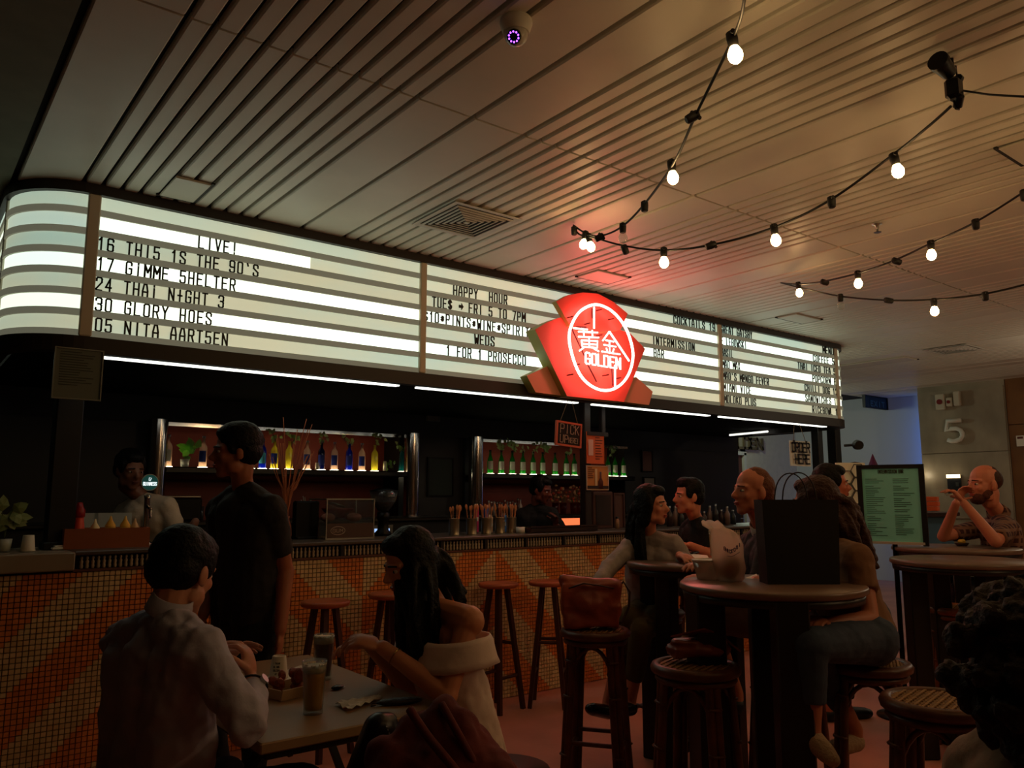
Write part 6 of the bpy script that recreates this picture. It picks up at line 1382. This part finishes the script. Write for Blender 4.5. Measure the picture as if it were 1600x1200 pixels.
t = thing('cigarette', 'small white roll held between the bearded man\'s hands', 'cigarette', P(1490,772,5.2)); m = MB(); m.cyl((0,0,0), -Rv*.05-UP*.004, .004, n=8); m.build('paper_tube', PAPER, t); m = MB(); m.cyl(Rv*.012, (0,0,0), .0042, n=8); m.build('filter', M('filter_tan', (190,130,80), .7), t)

# curly haired guest close to the camera, bottom right
J = dict(head=P(1590,1040,1.50), neck=P(1600,1150,1.46), shL=P(1530,1205,1.56), shR=P(1700,1215,1.38), pel=P(1610,1560,1.5), hipL=P(1570,1560,1.58), hipR=P(1660,1560,1.42), elL=P(1500,1370,1.62), wrL=P(1560,1400,1.8), elR=P(1760,1380,1.4), wrR=P(1700,1420,1.6), fem=True, hdisp=.05, hvox=.008)
J['pel'].z = J['hipL'].z = J['hipR'].z = .56
for s in 'LR': J['kn'+s] = J['hip'+s]+V((.28,.26,0)); J['an'+s] = V((J['kn'+s].x, J['kn'+s].y, .1))
def curly(m, H):
    rng = random.Random(4)
    for k in range(120):
        a, b = rng.uniform(0, 2*PI), rng.uniform(-.75, 1); q = math.sqrt(max(0, 1-b*b)); r_ = rng.uniform(.085,.135)
        if q*math.sin(a) > .55 and b < .3: continue
        H.ell(m, (q*math.cos(a)*r_, q*math.sin(a)*r_-.03, b*r_*.95+.02), (rng.uniform(.016,.032),)*3)
    H.ell(m, (0,-.025,.03), (.095,.10,.10))
    for k in range(46): H.ell(m, (rng.uniform(-.12,.12), rng.uniform(-.12,-.02), rng.uniform(-.17,-.04)), (rng.uniform(.016,.030),)*3)
person('person with a mass of dark curly hair and pale top, bottom right corner', J, (150,96,70), (V((.45,.85,-.1)), UP), hair=curly, hairm=M('hair_curly', (34,17,13), .7, bump=.6, bscale=70), top='pale_top', topm=cloth('pale_top', (150,128,104)), sleeve=1.5, legs='trousers', legm=cloth('black_trousers'), legto=1.8, vox=.008, eyes=False, shoes=BLACK)
chr_ = thing('rattan_chair', 'low rattan seat under the curly haired guest', 'stool', (J['pel'].x, J['pel'].y, 0)); m = MB(); m.lathe([(.001,.40),(.2,.40),(.21,.42),(.2,.445),(.001,.44)],(0,0,0),28,cap=False); m.build('seat', RT, chr_)
for k in range(4): a = PI/4+k*PI/2; m = MB(); m.cyl((.16*math.cos(a),.16*math.sin(a),.41),(.19*math.cos(a),.19*math.sin(a),0),.018,n=8); m.build('leg', RT, chr_)

# staff behind the bar
def stand(J):
    for s in 'LR': J['kn'+s] = V((J['hip'+s].x, J['hip'+s].y, .48)); J['an'+s] = V((J['hip'+s].x, J['hip'+s].y, .09)); J['to'+s] = J['an'+s]+V((-.05,-.14,-.06))
    return J
J = stand(dict(head=P(204,735,5.0), neck=P(222,778,5.05), shL=P(262,792,5.0), shR=P(196,800,5.12), elL=P(284,855,4.95), wrL=P(305,815,5.0), elR=P(186,860,5.1), wrR=P(205,880,4.95), pel=P(238,895,5.1), hipL=P(252,900,5.1), hipR=P(222,900,5.15)))
person('bartender in grey tee shirt stooping behind the beer tap', J, (120,76,56), (Rv*.7-Fv*.6-UP*.1, UP), hair=lambda m, H: cap_short(m, H, 1.1), hairm=BLKH, top='shirt', topm=cloth('grey_tee', (190,168,142)), sleeve=.8, legs='trousers', legm=cloth('black_trousers'), legto=1.9, shoes=BLACK, vox=.009)
J = stand(dict(head=P(846,766,7.1), neck=P(838,792,7.12), shL=P(862,804,7.0), shR=P(816,804,7.1), elL=P(880,834,6.95), wrL=P(868,820,6.75), elR=P(808,834,7.1), wrR=P(820,842,6.9), pel=P(838,866,7.1), hipL=P(848,868,7.1), hipR=P(828,868,7.12)))
person('bartender in black shirt before the green bottles', J, (120,58,42), (Rv*.8-Fv*.5-UP*.2, UP), hair=lambda m, H: cap_short(m, H, 1.08), hairm=BLKH, top='shirt', topm=cloth('black_tee', (18,17,18)), sleeve=.8, legs='trousers', legm=cloth('black_trousers'), legto=1.9, shoes=BLACK, vox=.009, hands={'L': (V((-.3,-.3,.6)), V((-.6,0,-.4)), .9, 1)})
J = dict(head=P(1076,776,5.7), neck=P(1088,812,5.74), shL=P(1098,826,5.62), shR=P(1076,826,5.86), elL=P(1108,866,5.55), wrL=P(1078,852,5.40), elR=P(1066,868,5.8), wrR=P(1052,858,5.6), pel=P(1096,905,5.75), hipL=P(1100,910,5.66), hipR=P(1088,908,5.84), hk=1.05)
J['knL'] = P(1040,915,5.5); J['knR'] = P(1035,908,5.7); J['anL'] = P(1050,1000,5.5); J['anR'] = P(1045,990,5.7)
person('man in black tee shirt with red lit face under the neon sign', J, (222,140,110), (-Rv*.95-Fv*.2, UP), hair=lambda m, H: (cap_short(m, H, 1.02), H.ell(m, (0,.02,.10), (.06,.06,.035))), hairm=BLKH, top='shirt', topm=cloth('black_tee'), sleeve=.8, legs='trousers', legm=cloth('black_trousers'), legto=1.85, shoes=BLACK, vox=.008, hands={'L': (V((-.8,.2,.1)), V((0,0,-1)), .8, 1)})
rattan_stool(J['pel'].x, J['pel'].y, 'rattan stool under the man with the red lit face', .2)

# jacket and studded bag heaped on the near chair
t = thing('jacket', 'maroon jacket heaped on the near chair, bottom centre', 'jacket', (0,0,0)); rng = random.Random(2); m = MB()
for k in range(9):
    a = P(640+k*13, 1112+abs(k-4)*9, 2.0+.02*(k % 3)); b = P(600+k*22, 1235, 1.9); m.cone(a, lerp(a, b, .6), .032+rng.uniform(0,.012), .055, 10); m.cone(lerp(a, b, .6), b, .055, .06, 10)
m.cone(P(600,1180,1.98), P(700,1240,1.92), .05, .07); m.cone(P(690,1150,2.08), P(775,1230,2.0), .04, .07)
blobmesh('jacket_cloth', m, cloth('maroon', (112,42,38), rgb2=(84,30,30), nscale=6), t, .008, 3, .035, .08)
m = MB(); m.tube(cr([P(640,1108,1.95), P(668,1150,1.90), P(705,1195,1.87), P(740,1240,1.86)], False, 5), .011, 7); m.tube(cr([P(690,1100,1.99), P(715,1145,1.93), P(745,1200,1.9)], False, 5), .010, 7); m.build('seam_fold', cloth('maroon'), t)
t = thing('studded_bag', 'black bag with bright studs beside the maroon jacket', 'bag', (0,0,0)); m = MB(); m.cone(P(592,1140,2.1), P(578,1215,2.1), .045, .07); m.cone(P(605,1130,2.12), P(610,1180,2.1), .03, .05); blobmesh('bag_body', m, M('black_leather', (16,13,14), .35), t, .008, 2)
for k in range(7): m = MB(); q = P(604+2.0*k, 1136+5*k, 2.045); m.ell(q, (.0022,)*3, n=6, m=4); m.build('stud', STEEL, t)
